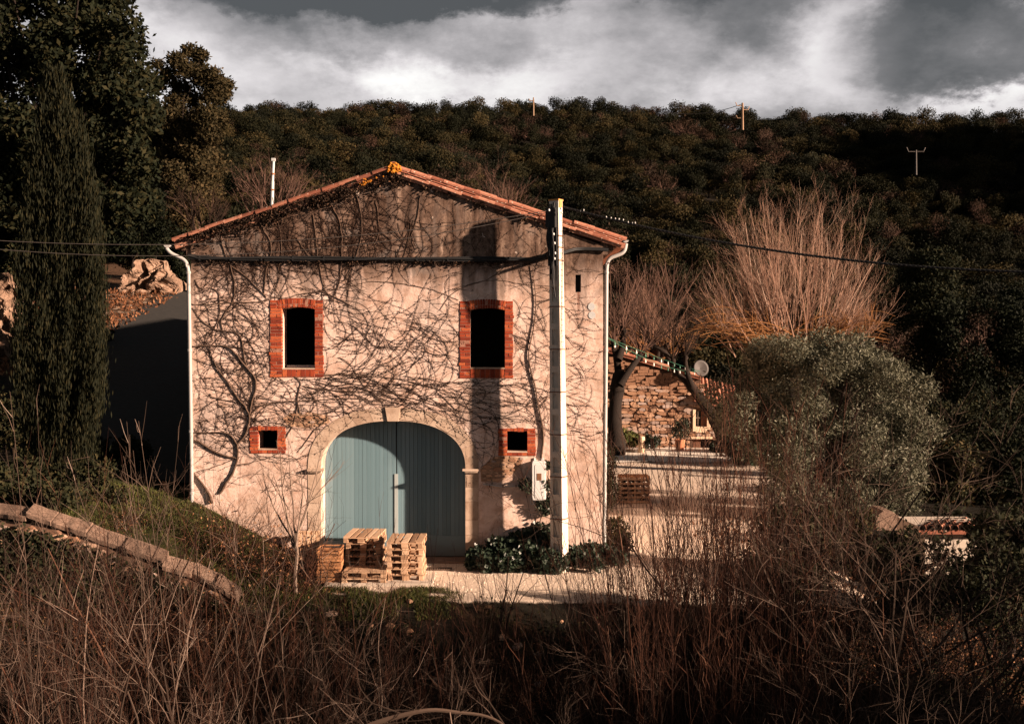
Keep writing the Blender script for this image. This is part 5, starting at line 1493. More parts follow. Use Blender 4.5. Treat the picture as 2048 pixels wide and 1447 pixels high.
# stack of orange crates at the left
cx_ = frontat(662, -1.55)
for k in range(5):
    c_ = thing('wooden_crate', ['slatted open crate on top of the orange crate pile', 'second orange crate down in the pile left of the pallets', 'middle orange crate in the pile left of the pallets', 'fourth orange crate down in the pile left of the pallets', 'bottom orange crate in the pile left of the pallets'][k], 'crate', (cx_ + rng.normal(0, .012), -1.55 + rng.normal(0, .02), zbase - .05 + .158 * (4 - k)), 'orange crates piled left of the pallets')
    c_.rotation_euler = (0, 0, rng.normal(0, .03))
    for (x, y, sx_, sy_) in ((0, -.29, .52, .016), (0, .29, .52, .016), (-.252, 0, .016, .56), (.252, 0, .016, .56)):
        for j in range(2):
            hh = .062 if k else .03
            piece('slat', 'box', M['crate'], c_, (x, y, .04 + .07 * j + (.02 if not k else 0)), (sx_, sy_, hh))
    for x in (-.235, .235):
        for y in (-.272, .272): piece('corner_post', 'box', M['crate'], c_, (x, y, .075), (.03, .03, .15))
    piece('base_board', 'box', M['crate'], c_, (0, 0, .012), (.50, .55, .014))
tb = MB(); a_, b2, c3, d3 = [np.array(at(x, y, Y)) for x, y, Y in ((639, 1098, -.75), (690, 1096, -.75), (694, 1081, .1), (651, 1081, .1))]
V = [a_, b2, c3, d3] + [p - (0, 0, .03) for p in (a_, b2, c3, d3)]
tb.add(V, [(0, 1, 2, 3), (7, 6, 5, 4), (0, 4, 5, 1), (1, 5, 6, 2), (2, 6, 7, 3), (3, 7, 4, 0)]); 
tag(tb.build('black_sheet', M['black']), 'flat black sheet lying tilted behind the orange crates', 'sheet')
lp = MB().box((float(a_[0]) + .3, -.35, (float(c3[2]) + zbase) / 2 - .06), (.5, .7, float(c3[2]) - zbase - .03)); tag(lp.build('wooden_box', M['oldwood']), 'dark old wooden box supporting the black sheet by the door', 'box')
# drain grate
q = at(876, 1134, -.75); gr_ = thing('drain_grate', 'rusty drain grate set in the ground before the blue door', 'drain', (q[0], -.55, gz(q[0], -.55) + .012))
MB().box((0, -.11, 0), (.62, .02, .03)).box((0, .11, 0), (.62, .02, .03)).box((-.3, 0, 0), (.02, .2, .03)).box((.3, 0, 0), (.02, .2, .03)).build('frame', M['grate'], gr_)
for k in range(11): piece('bar', 'box', M['grate'], gr_, (-.27 + .054 * k, 0, 0), (.02, .2, .024))

# ------------------------------------------------------------------ right side: stone cottage, lane things
Dc = 60; Yc = Dc - 28
co = thing('stone_cottage', 'rubble stone cottage with tiled roof beyond the white lane', 'cottage', tuple(at(1340, 900, Yc)), world=True)
pts_w = [(1150, 905), (1475, 905), (1475, 812), (1402, 795), (1402, 760), (1240, 712), (1150, 690)]
W = [at(x, y, Yc)[[0, 2]] for x, y in pts_w]
holes = [[tuple(at(x, y, Yc)[[0, 2]]) for x, y in lp] for lp in ([(1391, 852), (1413, 852), (1413, 821), (1391, 821)], [(1385, 899), (1418, 899), (1418, 877), (1385, 877)])]
cw = MB(); wall_with_holes([tuple(p) for p in W], holes, Yc, Yc + .5, cw); cwo = cw.build('wall', M['rubble_mortar'], co)
cs = []
gq = np.random.default_rng(81); cnt = 0
for row, y in enumerate(np.arange(902, 700, -6.4)):
    x = 1212 + gq.uniform(0, 8)
    while x < 1470:
        wpx = gq.uniform(8, 21); hpx = gq.uniform(4.6, 7.4); xc, yc = x + wpx / 2, y + gq.normal(0, .9)
        x += wpx + gq.uniform(.4, 1.8)
        top = np.interp(xc, [1150, 1240, 1402, 1403, 1475], [694, 716, 763, 800, 817])
        if yc - hpx / 2 < top: continue
        if any(a - 5 < xc + wpx * .4 and xc - wpx * .4 < b_ + 5 and c_ - 4 < yc < d_ + 5 for a, b_, c_, d_ in ((1391, 1413, 821, 852), (1385, 1418, 877, 905))): continue
        p = at(xc, yc, Yc); s_ = Dc / FPX
        if cnt < 290:
            rough_piece(cwo, (p[0], Yc - .02 + gq.normal(0, .03), p[2]), (wpx * s_ * 1.04, .22, hpx * s_ * 1.12), (0, gq.normal(0, .09), gq.normal(0, .05))); 
            bpy.data.objects[-1] if False else None
        else: cs.append((p[0], p[2], wpx * s_, hpx * s_))
        cnt += 1
for o in [o for o in col.objects if o.parent == cwo]: o.matrix_parent_inverse = Matrix.Identity(4)
if cs:
    b = MB()
    for (x, z, a, c_) in cs: b.box((x, Yc - .02 + gq.normal(0, .03), z), (a, .22, c_), mat=Matrix.Rotation(gq.normal(0, .1), 4, 'Y'))
    o = b.build('small_stones', M['rubble'], None); o.parent = cwo; o['kind'] = 'stuff'
# verge and roofs
e0, e1 = at(1140, 680, Yc - .15), at(1402, 757, Yc - .15)
rb = MB(); V = []
for y in (Yc - .25, Yc + 8):
    for p in (e0, e1): V += [(p[0], y, p[2] + .10), (p[0], y, p[2] - .06)]
rb.add(V, [(0, 1, 3, 2), (4, 6, 7, 5), (0, 2, 6, 4), (1, 5, 7, 3), (2, 3, 7, 6)]); ro = rb.build('roof', M['tile'], co)
for k in range(9):
    p, q = e0 + (e1 - e0) * (k / 9), e0 + (e1 - e0) * ((k + 1.03) / 9)
    o = MB().tubes([(np.array([p + (0, -.05, .10), q + (0, -.05, .12)]), (.10, .12))], 7).build('tile', M['tile'], None, smooth=True); o.parent = ro
# lower lean-to roof falling towards the right/front, rows of tiles
lr = MB(); a0, a1, a2, a3 = at(1385, 752, Yc + 1.5), at(1470, 775, Yc + 1.5), at(1478, 818, Yc - .5), at(1388, 797, Yc - .5)
V = [a0, a1, a2, a3] + [p - (0, 0, .12) for p in (a0, a1, a2, a3)]
lr.add(V, [(0, 3, 2, 1), (4, 5, 6, 7), (3, 7, 6, 2), (0, 4, 7, 3), (1, 2, 6, 5)]); lro = lr.build('lean_to_roof', M['tile'], co)
for k in range(11):
    p, q = a0 + (a1 - a0) * ((k + .5) / 11), a3 + (a2 - a3) * ((k + .5) / 11)
    o = MB().tubes([(np.array([p + (0, 0, .03), (p + q) / 2 + (0, 0, .035), q + (0, -.05, .03)]), .085)], 6).build('tile', M['tile'], None, smooth=True); o.parent = lro
# cottage window, door
s_ = Dc / FPX
def cbox(x0, y0, x1, y1, ya, yb):
    a, b_ = at(x0, y1, Yc), at(x1, y0, Yc); return ((a[0] + b_[0]) / 2, (ya + yb) / 2, (a[2] + b_[2]) / 2), (b_[0] - a[0], yb - ya, b_[2] - a[2])
fw = MB()
for r in ((1385, 818, 1390.6, 862), (1413.4, 818, 1420, 858), (1390.8, 852.5, 1413.2, 864)): fw.box(*cbox(*r, Yc - .16, Yc + .1))
cwn = fw.build('window', M['cream'], co)
for r in ((1391.5, 834.6, 1401, 836.2), (1396, 822, 1397.3, 851)): o = MB().box(*cbox(*r, Yc + .10, Yc + .14)).build('glazing_bar', M['white']); o.parent = cwn
o = MB().box(*cbox(1391, 821, 1413, 852, Yc + .18, Yc + .2)).build('pane', M['windowglass']); o.parent = cwn
o = MB().box(*cbox(1402.5, 821.5, 1412, 853, Yc + .02, Yc + .06)).build('shutter', M['iron']); o.parent = cwn
MB().box(*cbox(1385, 877, 1418, 899, Yc + .25, Yc + .3)).build('door', M['inner'], co)
MB().box(*cbox(1386, 878, 1402, 898, Yc + .1, Yc + .13)).build('door_shutter', M['iron'], co)
MB().box(*cbox(1379, 872.5, 1424, 876.8, Yc - .15, Yc + .05)).build('lintel', M['cream'], co)
# satellite dish
p = at(1402, 736, Yc - .8); ds = thing('satellite_dish', 'round grey satellite dish above the lean-to roof', 'satellite dish', tuple(p), world=True)
db = MB(); V = [(0, 0, 0)]
rot = Matrix.Rotation(R_(20), 3, 'Z') @ Matrix.Rotation(R_(78), 3, 'X')
prof = [(.02, .10), (.18, .085), (.34, .03), (.42, 0), (.425, -.02), (.34, .012), (.02, .08)]
seg = 18; VV = np.array([[r * math.cos(t), r * math.sin(t), -z] for r, z in prof for t in np.arange(seg) * 2 * math.pi / seg]) @ np.array(rot).T + np.array(p)
db.add(VV, [(i * seg + k, i * seg + (k + 1) % seg, (i + 1) * seg + (k + 1) % seg, (i + 1) * seg + k) for i in range(len(prof) - 1) for k in range(seg)]); db.build('reflector', M['dish'], ds, smooth=True)
MB().tubes([(np.array([p + (0, .1, -.05), p + (.0, .35, -.5), p + (0, .35, -1.2)]), .03)], 6).build('mount', M['iron'], ds)
MB().tubes([(np.array([p + (0, -.05, -.38), p + (-.1, -.5, -.25)]), .015)], 5).build('feed_arm', M['iron'], ds)
# pots, post
def pot(px, py, D, h, label, leaf=True):
    Y = D - 28; p = at(px, py, Y); t = thing('potted_plant', label, 'potted plant', tuple(p), world=True)
    MB().lathe([(.001, 0), (h * .30, 0), (h * .42, h * .85), (h * .46, h * .86), (h * .46, h), (h * .38, h), (h * .36, h * .8), (.001, h * .8)], p, 12).build('pot', M['terracotta'], t, smooth=False)
    g = np.random.default_rng(int(px)); mb = crown(g, [(tuple(p + (0, 0, h + .45)), (.5, .4, .55)), (tuple(p + (.2, 0, h + .75)), (.3, .3, .3))], 900, .14, None, .4, .5, .3); mb.build('foliage', M['ivyleaf'], t)
pot(1360, 903, 58.5, .62, 'dark leafy plant in a terracotta pot against the cottage wall')
p = at(1283, 895, 29); t_ = MB().lathe([(.001, -.3), (.16, -.3), (.17, .3), (.16, .52), (.10, .56), (.001, .56)], p, 12).build('stone_bollard', M['cream'], smooth=False); tag(t_, 'short pale round post at the edge of the white lane', 'bollard')
# ivy hedge below the pollard trees
for k, (px, py, w_, lab) in enumerate([(1236, 872, 30, 'low sunlit green hedge clump beside the barn at the lane edge'), (1262, 880, 20, 'small hedge clump between the round post and the sunlit hedge'), (1302, 886, 16, 'dark little hedge clump just right of the round post'), (1432, 893, 22, 'dark shrub beside the cottage door at the lane end')]):
    Y = 29.6; p = at(px, py, Y); s2 = (Y + 28) / FPX; g = np.random.default_rng(700 + k)
    bl = [((px_ * s2, g.normal(0, .3), py_ * s2), (w_ * s2 * .45, .5, w_ * s2 * .38)) for px_, py_ in zip(g.normal(0, w_ * .35, 7), g.normal(0, 5, 7))]
    t = thing('hedge', lab, 'hedge', (p[0], Y, gz(p[0], Y)), 'hedge clumps along the lane')
    bl = [((c_[0], c_[1], c_[2] + p[2] - gz(p[0], Y)), r) for c_, r in bl]
    crown(g, bl, 2200, .15, None, .3, .55, .5).build('foliage', M['hedge' if k < 2 else 'ivyleaf'], t)
# red cloth hanging at the dark hedge
cl = MB(); Yr = 27; n = 13; V = []
for j in range(12):
    for i in range(n):
        u, v_ = i / (n - 1), j / 11; px = 1456 + 22 * u + 6 * v_ * math.sin(3 * u); py = 880 + 34 * v_ + 5 * math.sin(u * 5 + v_ * 2)
        q = at(px, py, Yr); V.append(q + (0, .18 * math.sin(u * 9 + v_), 0))
ii = (np.arange(11)[:, None] * n + np.arange(n - 1)[None]).ravel(); cl.add(V, np.stack([ii, ii + 1, ii + n + 1, ii + n], -1))
V2 = [v + (0, .02, 0) for v in V]; cl.add(V2, np.stack([ii, ii + n, ii + n + 1, ii + 1], -1))
tag(cl.build('red_cloth', M['red'], smooth=True), 'bright red cloth draped on a shrub at the end of the white lane', 'cloth')
# firewood crate
Dw = 39.5; Yw = Dw - 28; A_, B2 = at(1240, 1010, Yw), at(1300, 958, Yw)
fc = thing('firewood_crate', 'square lattice timber crate filled with firewood on the gravel', 'crate', (float((A_[0] + B2[0]) / 2), Yw + .45, gz((A_[0] + B2[0]) / 2, Yw)), None)
hw, hh = (B2[0] - A_[0]) / 2, B2[2] - A_[2]
for z in np.linspace(.06, hh - .05, 6):
    for (c_, sz_) in (((0, -.45, z), (hw * 2, .025, .07)), ((hw, 0, z), (.025, .9, .07)), ((-hw, 0, z), (.025, .9, .07)), ((0, .45, z), (hw * 2, .025, .07))): piece('slat', 'box', M['oldwood'], fc, c_, sz_)
for x in np.linspace(-hw + .04, hw - .04, 5): piece('post', 'box', M['oldwood'], fc, (x, -.42, hh / 2), (.05, .03, hh))
for x in np.linspace(-hw + .08, hw - .08, 6): piece('top_board', 'box', M['crate'], fc, (x, 0, hh + .01), (.15, .92, .03))
lgs = MB()
for _ in range(46):
    x, z = rng.uniform(-hw + .1, hw - .1), rng.uniform(.08, hh - .12); lgs.tubes([(np.array([(x, -.38, z), (x, .35, z)]), rng.uniform(.04, .08))], 6); lgs.lathe([(.001, 0), (.05, 0)], (x, -.38, z), 5)
o = lgs.build('firewood', M['oldwood'], fc); o['kind'] = 'stuff'
# fairy lights from the barn to the cottage trees
A_, B2 = at(1213, 674, 2.0), at(1400, 742, 27)
fl = thing('fairy_lights', 'string of green and white fairy light bulbs from barn to trees', 'string lights', tuple(A_), world=True)
t = np.linspace(0, 1, 40)[:, None]
for k in range(2):
    P = A_ * (1 - t) + B2 * t; P[:, 2] -= (.05 + .22 * k) * 4 * (t * (1 - t))[:, 0]
    MB().tubes([(P, .008)], 4).build('cable', M['green_bulb'], fl)
    for i in range(2, 38, 3):
        q = P[i] + (0, 0, -.10); MB().lathe([(.001, -.05), (.02, -.035), (.026, -.01), (.015, .03), (.012, .07), (.001, .08)], q, 7).build('bulb', M['green_bulb' if (i // 2 + k) % 2 else 'clear_bulb'], fl, smooth=True)

# pollard plane trees beside the cottage
def pollard(label, pts_px, D, r0, heads, seed):
    g = np.random.default_rng(seed); Y = D - 28; P = [at(x, y, Y) for x, y in pts_px]; base = np.array([P[0][0], Y, P[0][2]])
    t = thing('pollard_tree', label, 'tree', tuple(base)); L_ = [(smooth_poly([(-.05, 0, -1.0)] + [tuple(p - base) for p in P], 14) + g.normal(0, r0 * .10, (14, 3)), np.linspace(r0 * 1.25, r0 * .8, 14) * g.uniform(.85, 1.15, 14))]
    rods = []
    for hp in heads:
        Q = [at(x, y, Y + g.normal(0, .3)) - base for x, y in hp]; L_.append((smooth_poly([tuple(q) for q in Q], 9), np.linspace(r0 * .55, r0 * .34, 9)))
        e = Q[-1]
        for _ in range(4): L_.append((np.array([e + g.normal(0, .08, 3) - (0, 0, .15), e + g.normal(0, .06, 3), e + g.normal(0, .08, 3) + (0, 0, .12)]), np.array([r0 * .25, r0 * .42, r0 * .1])))
        for _ in range(20):
            d = (g.normal(0, .55), g.normal(0, .5), 1); grow(rods, g, e, d, g.uniform(1.6, 3.4), .028, 1, .06, .03, (3, 6), (18, 42), (.35, .6), .5, 7, .25)
    MB().tubes(L_, 8).build('trunk', M['bark'], t, smooth=True); MB().tubes(rods, 3).build('rods', M['mauvetwig'] if seed % 2 else M['browntwig'], t)
pollard('gnarled dark pollard tree standing at the right corner of the barn', [(1232, 880), (1230, 800), (1240, 740)], 56, .36, [[(1238, 750), (1232, 710), (1228, 690)], [(1240, 770), (1262, 735), (1280, 712)], [(1236, 720), (1246, 690), (1246, 660)]], 801)
pollard('leaning dark pollard tree in front of the cottage roof', [(1452, 892), (1420, 820), (1380, 770)], 57, .30, [[(1380, 770), (1352, 745), (1345, 722)], [(1385, 775), (1372, 740), (1370, 715)], [(1352, 745), (1330, 700), (1302, 690)]], 802)
pollard('slim pollard tree with forked pale limbs behind the cottage', [(1300, 740), (1302, 715), (1303, 695)], 66, .18, [[(1303, 695), (1290, 670), (1286, 640)], [(1303, 695), (1306, 665), (1300, 640)], [(1303, 695), (1316, 660), (1340, 630)]], 803)

# great willow of orange rods
g = np.random.default_rng(850); Dw = 48; Yw = Dw - 28
def willow(label, px0, px1, pbase, ptops, D, seed, n=420, arch=80):
    g = np.random.default_rng(seed); Y = D - 28; pc = at((px0 + px1) / 2, pbase, Y); base = np.array([pc[0], Y, gz(pc[0], Y)])
    t = thing('pollard_willow', label, 'tree', tuple(base)); s_ = D / FPX; h0 = pc[2] - base[2]
    tr_ = [(smooth_poly([(0, 0, -.2), (.1, .1, h0 * .6), (-.05, 0, h0)], 9), np.linspace(.5, .42, 9))]
    rods, arcs = [], []
    hw = (px1 - px0) / 2 * s_
    for j in range(14):
        a = g.uniform(-1, 1); q = np.array([a * hw * .30, g.normal(0, .5), h0 + g.uniform(-.3, .5)]); tr_.append((smooth_poly([(0, 0, h0 * .8), tuple(q * .6 + (0, 0, h0 * .38)), tuple(q)], 7), np.linspace(.22, .12, 7)))
    for _ in range(n):
        a = g.uniform(-1.0, 1.0); p = np.array([a * hw * .42 + g.normal(0, .3), g.normal(0, .8), h0 + g.uniform(-.5, .5)])
        pxt = (px0 + px1) / 2 + a * (px1 - px0) / 2; top = at(pxt, np.interp(pxt, *ptops), Y)[2] - base[2]
        L = max(1.4, (top - p[2]) * g.uniform(.40, 1.0)); d = np.array([a * hw * .60 / max(L, 2.0) + g.normal(0, .20), g.normal(0, .25), 1.0])
        grow(rods, g, p, d, L, g.uniform(.016, .034), 2, .045, .03, (6, 10), (14, 40), (.28, .5), .48, 9, .22, .22)
    for _ in range(arch):   # arching golden shoots low on the crown
        a = g.uniform(-1, 1); p = np.array([a * hw * .35, g.normal(0, .5) - .4, h0 + g.uniform(-.5, .3)]); sg = np.sign(a) if g.random() < .8 else -np.sign(a)
        L = g.uniform(1.5, 3.6); tt = np.linspace(0, 1, 10); hgt_ = g.uniform(.35, .9)
        P = p + np.stack([sg * L * tt * .9, g.normal(0, .25) * tt, hgt_ * np.sin(tt * 2.2) * L * .45], 1); arcs.append((P, np.linspace(.022, .008, 10)))
        for _ in range(5):
            i = int(g.integers(3, 9)); q = P[i]; e = q + g.normal(0, .3, 3) + (0, 0, .25); arcs.append((np.array([q, (q + e) / 2, e]), np.array([.009, .007, .004])))
    MB().tubes(tr_, 8).build('trunk', M['bark'], t, smooth=True); MB().tubes(rods, 3).build('rods', M['willow'], t); MB().tubes(arcs, 3).build('arching_shoots', M['gold'], t)
willow('huge leafless pollard willow with upright orange rods behind the olive tree', 1375, 1790, 690, ([1370, 1400, 1440, 1490, 1560, 1600, 1640, 1680, 1720, 1760, 1800], [540, 480, 420, 392, 400, 425, 385, 405, 440, 520, 600]), 48, 851, 140, 120)
willow('smaller leafless willow between the barn and the great orange willow', 1225, 1400, 700, ([1220, 1260, 1320, 1400], [560, 540, 570, 600]), 64, 852, 50, 30)
# bare trees showing over the barn roof
def bare_tree(label, px0, px1, ptop, pbase, D, seed, mat, n=26):
    g = np.random.default_rng(seed); Y = D - 28; pc = at((px0 + px1) / 2, pbase, Y); base = np.array([pc[0], Y, gz(pc[0], Y)]); t = thing('bare_tree', label, 'tree', tuple(base)); s_ = D / FPX
    H = at(0, ptop, Y)[2] - base[2]; h0 = pc[2] - base[2]; hw = (px1 - px0) / 2 * s_
    L_ = [(smooth_poly([(0, 0, -.2), (.1, 0, h0 * .5), (0, 0, h0 * .8)], 7), np.linspace(.26, .2, 7))]; tw = []
    for _ in range(n):
        a = g.uniform(-1, 1); top = np.array([a * hw * 1.0, g.normal(0, 1), H - h0 * 0 - abs(a) ** 2 * (H - h0) * .55]); st = np.array([a * .2, 0, h0 * g.uniform(.6, .85)])
        d = top - st; grow(tw, g, st, d, np.linalg.norm(d) * .92, .07, 3, .05, .0, (4, 7), (18, 42), (.35, .6), .5, 8, .3)
    MB().tubes(L_, 7).build('trunk', M['bark'], t, smooth=True); MB().tubes(tw, 3).build('branches', mat, t)
bare_tree('leafless mauve brown tree rising behind the left roof slope beside the mast', 440, 640, 325, 430, 58, 861, M['mauvetwig'], 15)
bare_tree('leafless mauve brown tree peeping over the right roof slope', 950, 1075, 362, 430, 60, 862, M['mauvetwig'], 12)
bare_tree('leafless brown tree left of the barn roof above the low scrub', 350, 460, 372, 440, 56, 863, M['browntwig'], 10)

# olive tree
g = np.random.default_rng(870); Do = 37; Yo = Do - 28
pc = at(1660, 1060, Yo); ob = (pc[0], Yo, gz(pc[0], Yo))
bl = pxblobs(fill(g, [(1440, 760), (1480, 715), (1560, 690), (1650, 672), (1720, 680), (1790, 720), (1840, 760), (1875, 800), (1880, 860), (1850, 900), (1850, 980), (1800, 1030), (1700, 1060), (1560, 1000), (1470, 900), (1420, 800)], 150, 24, 46), Do, 2.0, g)
big_tree('olive_tree', 'large round silver green olive tree in front of the orange willow', 'tree', ob, bl, 105000, .14, M['oliveleaf'], .3, 871, .45, .28, .45, 30)
# dark trees filling the shaded right edge
for k, (poly, D, n, nb, lab, mt) in enumerate([
        ([(1880, 620), (2080, 560), (2100, 900), (1960, 930), (1900, 860)], 72, 26000, 26, 'dark evergreen mass in the shade at the right edge beyond the olive', 'oakleaf'),
        ([(1800, 500), (1900, 520), (1930, 700), (1850, 720), (1800, 640)], 74, 15000, 18, 'dark evergreen tree directly behind the right side of the willow', 'oakleaf'),
        ([(1870, 900), (2090, 980), (2090, 1060), (1960, 1040), (1880, 1010)], 42, 14000, 18, 'dark bush mass between the two small tiled roofs', 'oakleaf'),
        ([(1430, 820), (1500, 840), (1530, 930), (1460, 910)], 52, 6000, 9, 'dark laurel bush behind the red cloth', 'ivyleaf'),
        ([(1960, 1060), (2090, 1040), (2090, 1200), (1990, 1190)], 27, 9000, 12, 'dark leafy bush beside the white shed wall', 'bramble')]):
    g = np.random.default_rng(900 + k); c_ = np.mean(poly, 0); p = at(c_[0], c_[1], D - 28)
    big_tree('evergreen_bush', lab, 'bush', (p[0], D - 28, gz(p[0], D - 28)), pxblobs(fill(g, poly, int(nb * 2.2), 20, 42), D, 1.6, g), int(n * 1.3), .21, M[mt], .12, 920 + k, .25, .5, .45, 10)
# shed with white wall, and a further tiled roof
def tiled_shed(label, wall_px, roof_px, Dw_, Dr, mat, seed, depth=2.5):
    a, b_ = at(wall_px[0], wall_px[3], Dw_ - 28), at(wall_px[2], wall_px[1], Dw_ - 28); Y = Dw_ - 28
    t = thing('garden_shed', label, 'shed', (float((a[0] + b_[0]) / 2), Y, float(a[2])), world=True)
    MB().box(((a[0] + b_[0]) / 2, Y + depth / 2, (a[2] + b_[2]) / 2 - .2), (b_[0] - a[0], depth, b_[2] - a[2] + .4)).build('wall', mat, t)
    p0, p1 = at(roof_px[0], roof_px[3], Y - .25), at(roof_px[2], roof_px[3], Y - .25); q0, q1 = at(roof_px[0] + roof_px[4], roof_px[1], Y + depth), at(roof_px[2] + roof_px[4], roof_px[1] + roof_px[5], Y + depth)
    V = [p0, p1, q1, q0] + [p - (0, 0, .1) for p in (p0, p1, q1, q0)]; b = MB(); b.add(V, [(0, 1, 2, 3), (7, 6, 5, 4), (0, 4, 5, 1), (1, 5, 6, 2), (2, 6, 7, 3), (3, 7, 4, 0)]); r = b.build('roof', M['tile'], t)
    n = max(4, int(np.linalg.norm(p1 - p0) / .2))
    for k in range(n):
        u = (k + .5) / n; s0, s1 = p0 + (p1 - p0) * u, q0 + (q1 - q0) * u
        nr = 6
        for j in range(nr):
            c0, c1 = s0 + (s1 - s0) * (j / nr), s0 + (s1 - s0) * ((j + 1.08) / nr); jz = rng.normal(0, .01)
            me_o = MB().tubes([(np.array([c0 + (0, 0, .055 + jz), c1 + (0, 0, .03 + jz)]), (.085, .07))], 6).build('tile', M['tile'], None); me_o.parent = r
tiled_shed('small white walled shed with tiled roof among the bare branches', (1850, 1058, 1995, 1118), (1838, 1042, 2000, 1060, 20, 0), 30, 30, M['slab'], 1, 2.2)
tiled_shed('half hidden shed with lumpy clay tiled roof in the dark woods', (1925, 955, 2005, 1000), (1920, 912, 2008, 962, 6, 6), 46, 46, M['cream'], 2, 3.2)
# pale tank among branches
p = at(1765, 1036, 6); tk = bpy.data.objects.new('pale_boulder', rough_stone(3100).copy()); col.objects.link(tk); tk.data.materials[0] = M['coping']
tk.location = (p[0], 6, p[2]); tk.scale = (.85, .7, .6); tk.rotation_euler = (.1, .12, .2); tag(tk, 'pale squarish boulder half hidden by branches under the olive tree', 'boulder')

# ------------------------------------------------------------------ ivy at the foot of the wall and around the pole
g = np.random.default_rng(950)
iv = thing('ivy', 'glossy dark ivy spreading at the foot of the wall around the pole', 'ivy', tuple(at(1080, 1125, -.8)), world=True)
P = []
for (px, py, Y, rx_, n) in [(960, 1112, -.35, .34, 900), (1000, 1095, -.3, .36, 1000), (1040, 1085, -.25, .38, 1200), (1078, 1072, -.22, .42, 1500), (1060, 1110, -.6, .45, 1300), (1100, 1125, -.9, .42, 1100), (1020, 1125, -.8, .42, 1000), (1150, 1112, -.6, .34, 800), (1180, 1105, -.4, .34, 800), (1215, 1110, -.4, .32, 700), (1235, 1116, -.6, .25, 400), (1090, 1080, -.35, .28, 600), (975, 1128, -.8, .3, 500), (1190, 1125, -.9, .25, 300), (945, 1130, -.6, .2, 250)]:
    c_ = at(px, py, Y); d = g.normal(size=(n, 3)); d /= np.linalg.norm(d, axis=1, keepdims=True); q = c_ + d * np.array([rx_, rx_ * .6, rx_ * .75]) * (.4 + .6 * g.random((n, 1)))
    q[:, 1] = np.minimum(q[:, 1], -.03); P.append(q)
P = np.concatenate(P); P[:, 2] = np.maximum(P[:, 2], hgt(P[:, 0], P[:, 1]) + .03)
ivm = MB(); ivm.leaves(P, .10, .15, .85, outward=np.tile([.3, -1, .6], (len(P), 1)) * .8, g=g); o = ivm.build('leaves', M['ivyleaf'], iv); o['kind'] = 'stuff'
# ivy behind the meter box
iv2 = thing('ivy', 'dark ivy clump clinging between the meter box and the pole', 'ivy', tuple(at(1092, 1010, -.1)), world=True)
P = []
for (px, py, r, n) in [(1050, 968, .13, 260), (1060, 975, .12, 200), (1095, 970, .13, 260), (1098, 1000, .16, 350), (1085, 1008, .14, 260), (1096, 1020, .10, 160), (1098, 930, .09, 140)]:
    c_ = at(px, py, -.12); P.append(c_ + np.clip(g.normal(size=(n, 3)), -1.6, 1.6) * np.array([r * .6, .05, r * .6]))
ivm = MB(); ivm.leaves(np.concatenate(P), .07, -.1, .8, g=g); o = ivm.build('leaves', M['ivyleaf'], iv2); o['kind'] = 'stuff'
MB().tubes([(np.array([wallpt(1075, 1055, .05), wallpt(1084, 1030, .06), wallpt(1094, 1012, .08), wallpt(1096, 960, .06), wallpt(1097, 920, .05)]), .012)], 5).build('stem', M['vinebark'], iv2)
# dark shrub at the barn's right corner and a clipped cypress peeping behind it
for k, (px, py, Y, rx_, rz_, n, lab) in enumerate([(1232, 1075, 1.2, .36, .55, 2600, 'dark dusty shrub at the right front corner of the barn'), (1214, 935, 6.5, .30, .75, 2400, 'rounded dark conifer peeping from behind the barn corner')]):
    p = at(px, py, Y); t = thing('evergreen_bush', lab, 'bush', (p[0], Y, gz(p[0], Y))); zz = p[2] - gz(p[0], Y)
    crown(g, [((0, 0, zz), (rx_, rx_, rz_)), ((.05, -.1, zz * .6), (rx_, rx_, rz_ * .7))], n, .09, None, .4, .5, .5).build('foliage', M['bramble' if k == 0 else 'cypress'], t)
    MB().tubes([(np.array([(0, 0, -.1), (0, 0, zz)]), .03)], 5).build('stem', M['bark'], t)

# ------------------------------------------------------------------ ground cover
g = np.random.default_rng(960)
def scatter(n, x0, x1, y0, y1, cond, lift=0):
    x, y = g.uniform(x0, x1, n), g.uniform(y0, y1, n); k = cond(x, y); x, y = x[k], y[k]; return np.stack([x, y, hgt(x, y) + lift], 1)
Pg = scatter(44000, -12.5, -3.8, -3.4, .4, lambda x, y: (ss(-3.8, -4.8, x) > g.random(len(x))) & (vnoise(x, y, .8, 21) > -.28) & ~((y > -.05) & (x > -7.7)))
Pg2 = scatter(16000, -5.0, -.9, -3.6, -2.05, lambda x, y: (ss(-.9, -1.8, x) * ss(-2.05, -2.4, y) > g.random(len(x))) & (vnoise(x, y, .55, 22) > -.12))
gm_ = MB(); gm_.leaves(np.concatenate([Pg, Pg2]), .085, 2.0, .16, g=g)
o = gm_.build('grass', M['blade']); tag(o, 'short green grass on the bank and before the pallets', 'grass', kind='stuff')
Pb = scatter(46000, -13, 10, -8.5, -2.9, lambda x, y: (ss(-2.95, -3.9, y + .3 * np.sin(x * 2.1) + .5 * vnoise(x, y, .9, 31)) > g.random(len(x))) & (vnoise(x, y, 1.2, 32) > -.22))
Pb[:, 2] += np.abs(g.normal(0, .13, len(Pb)))
bm = MB(); bm.leaves(Pb, .075, .2, .6, g=g); o = bm.build('undergrowth', M['bramble']); tag(o, 'dark ivy and bramble leaves covering the slope below the yard', 'undergrowth', kind='stuff')
wf = []
for _ in range(9000):
    t = g.uniform(0, len(cops) - 1.001); i = int(t); f_ = t - i; a, b_ = at(*cops[i]), at(*cops[i + 1]); p_ = a + (b_ - a) * f_; Yc_ = cops[i][2] + (cops[i + 1][2] - cops[i][2]) * f_; d_ = .30 + 1.5 * g.random() ** .8
    wf.append((p_[0], Yc_ - .22 - .12 * d_ - abs(g.normal(0, .07)), p_[2] - d_))
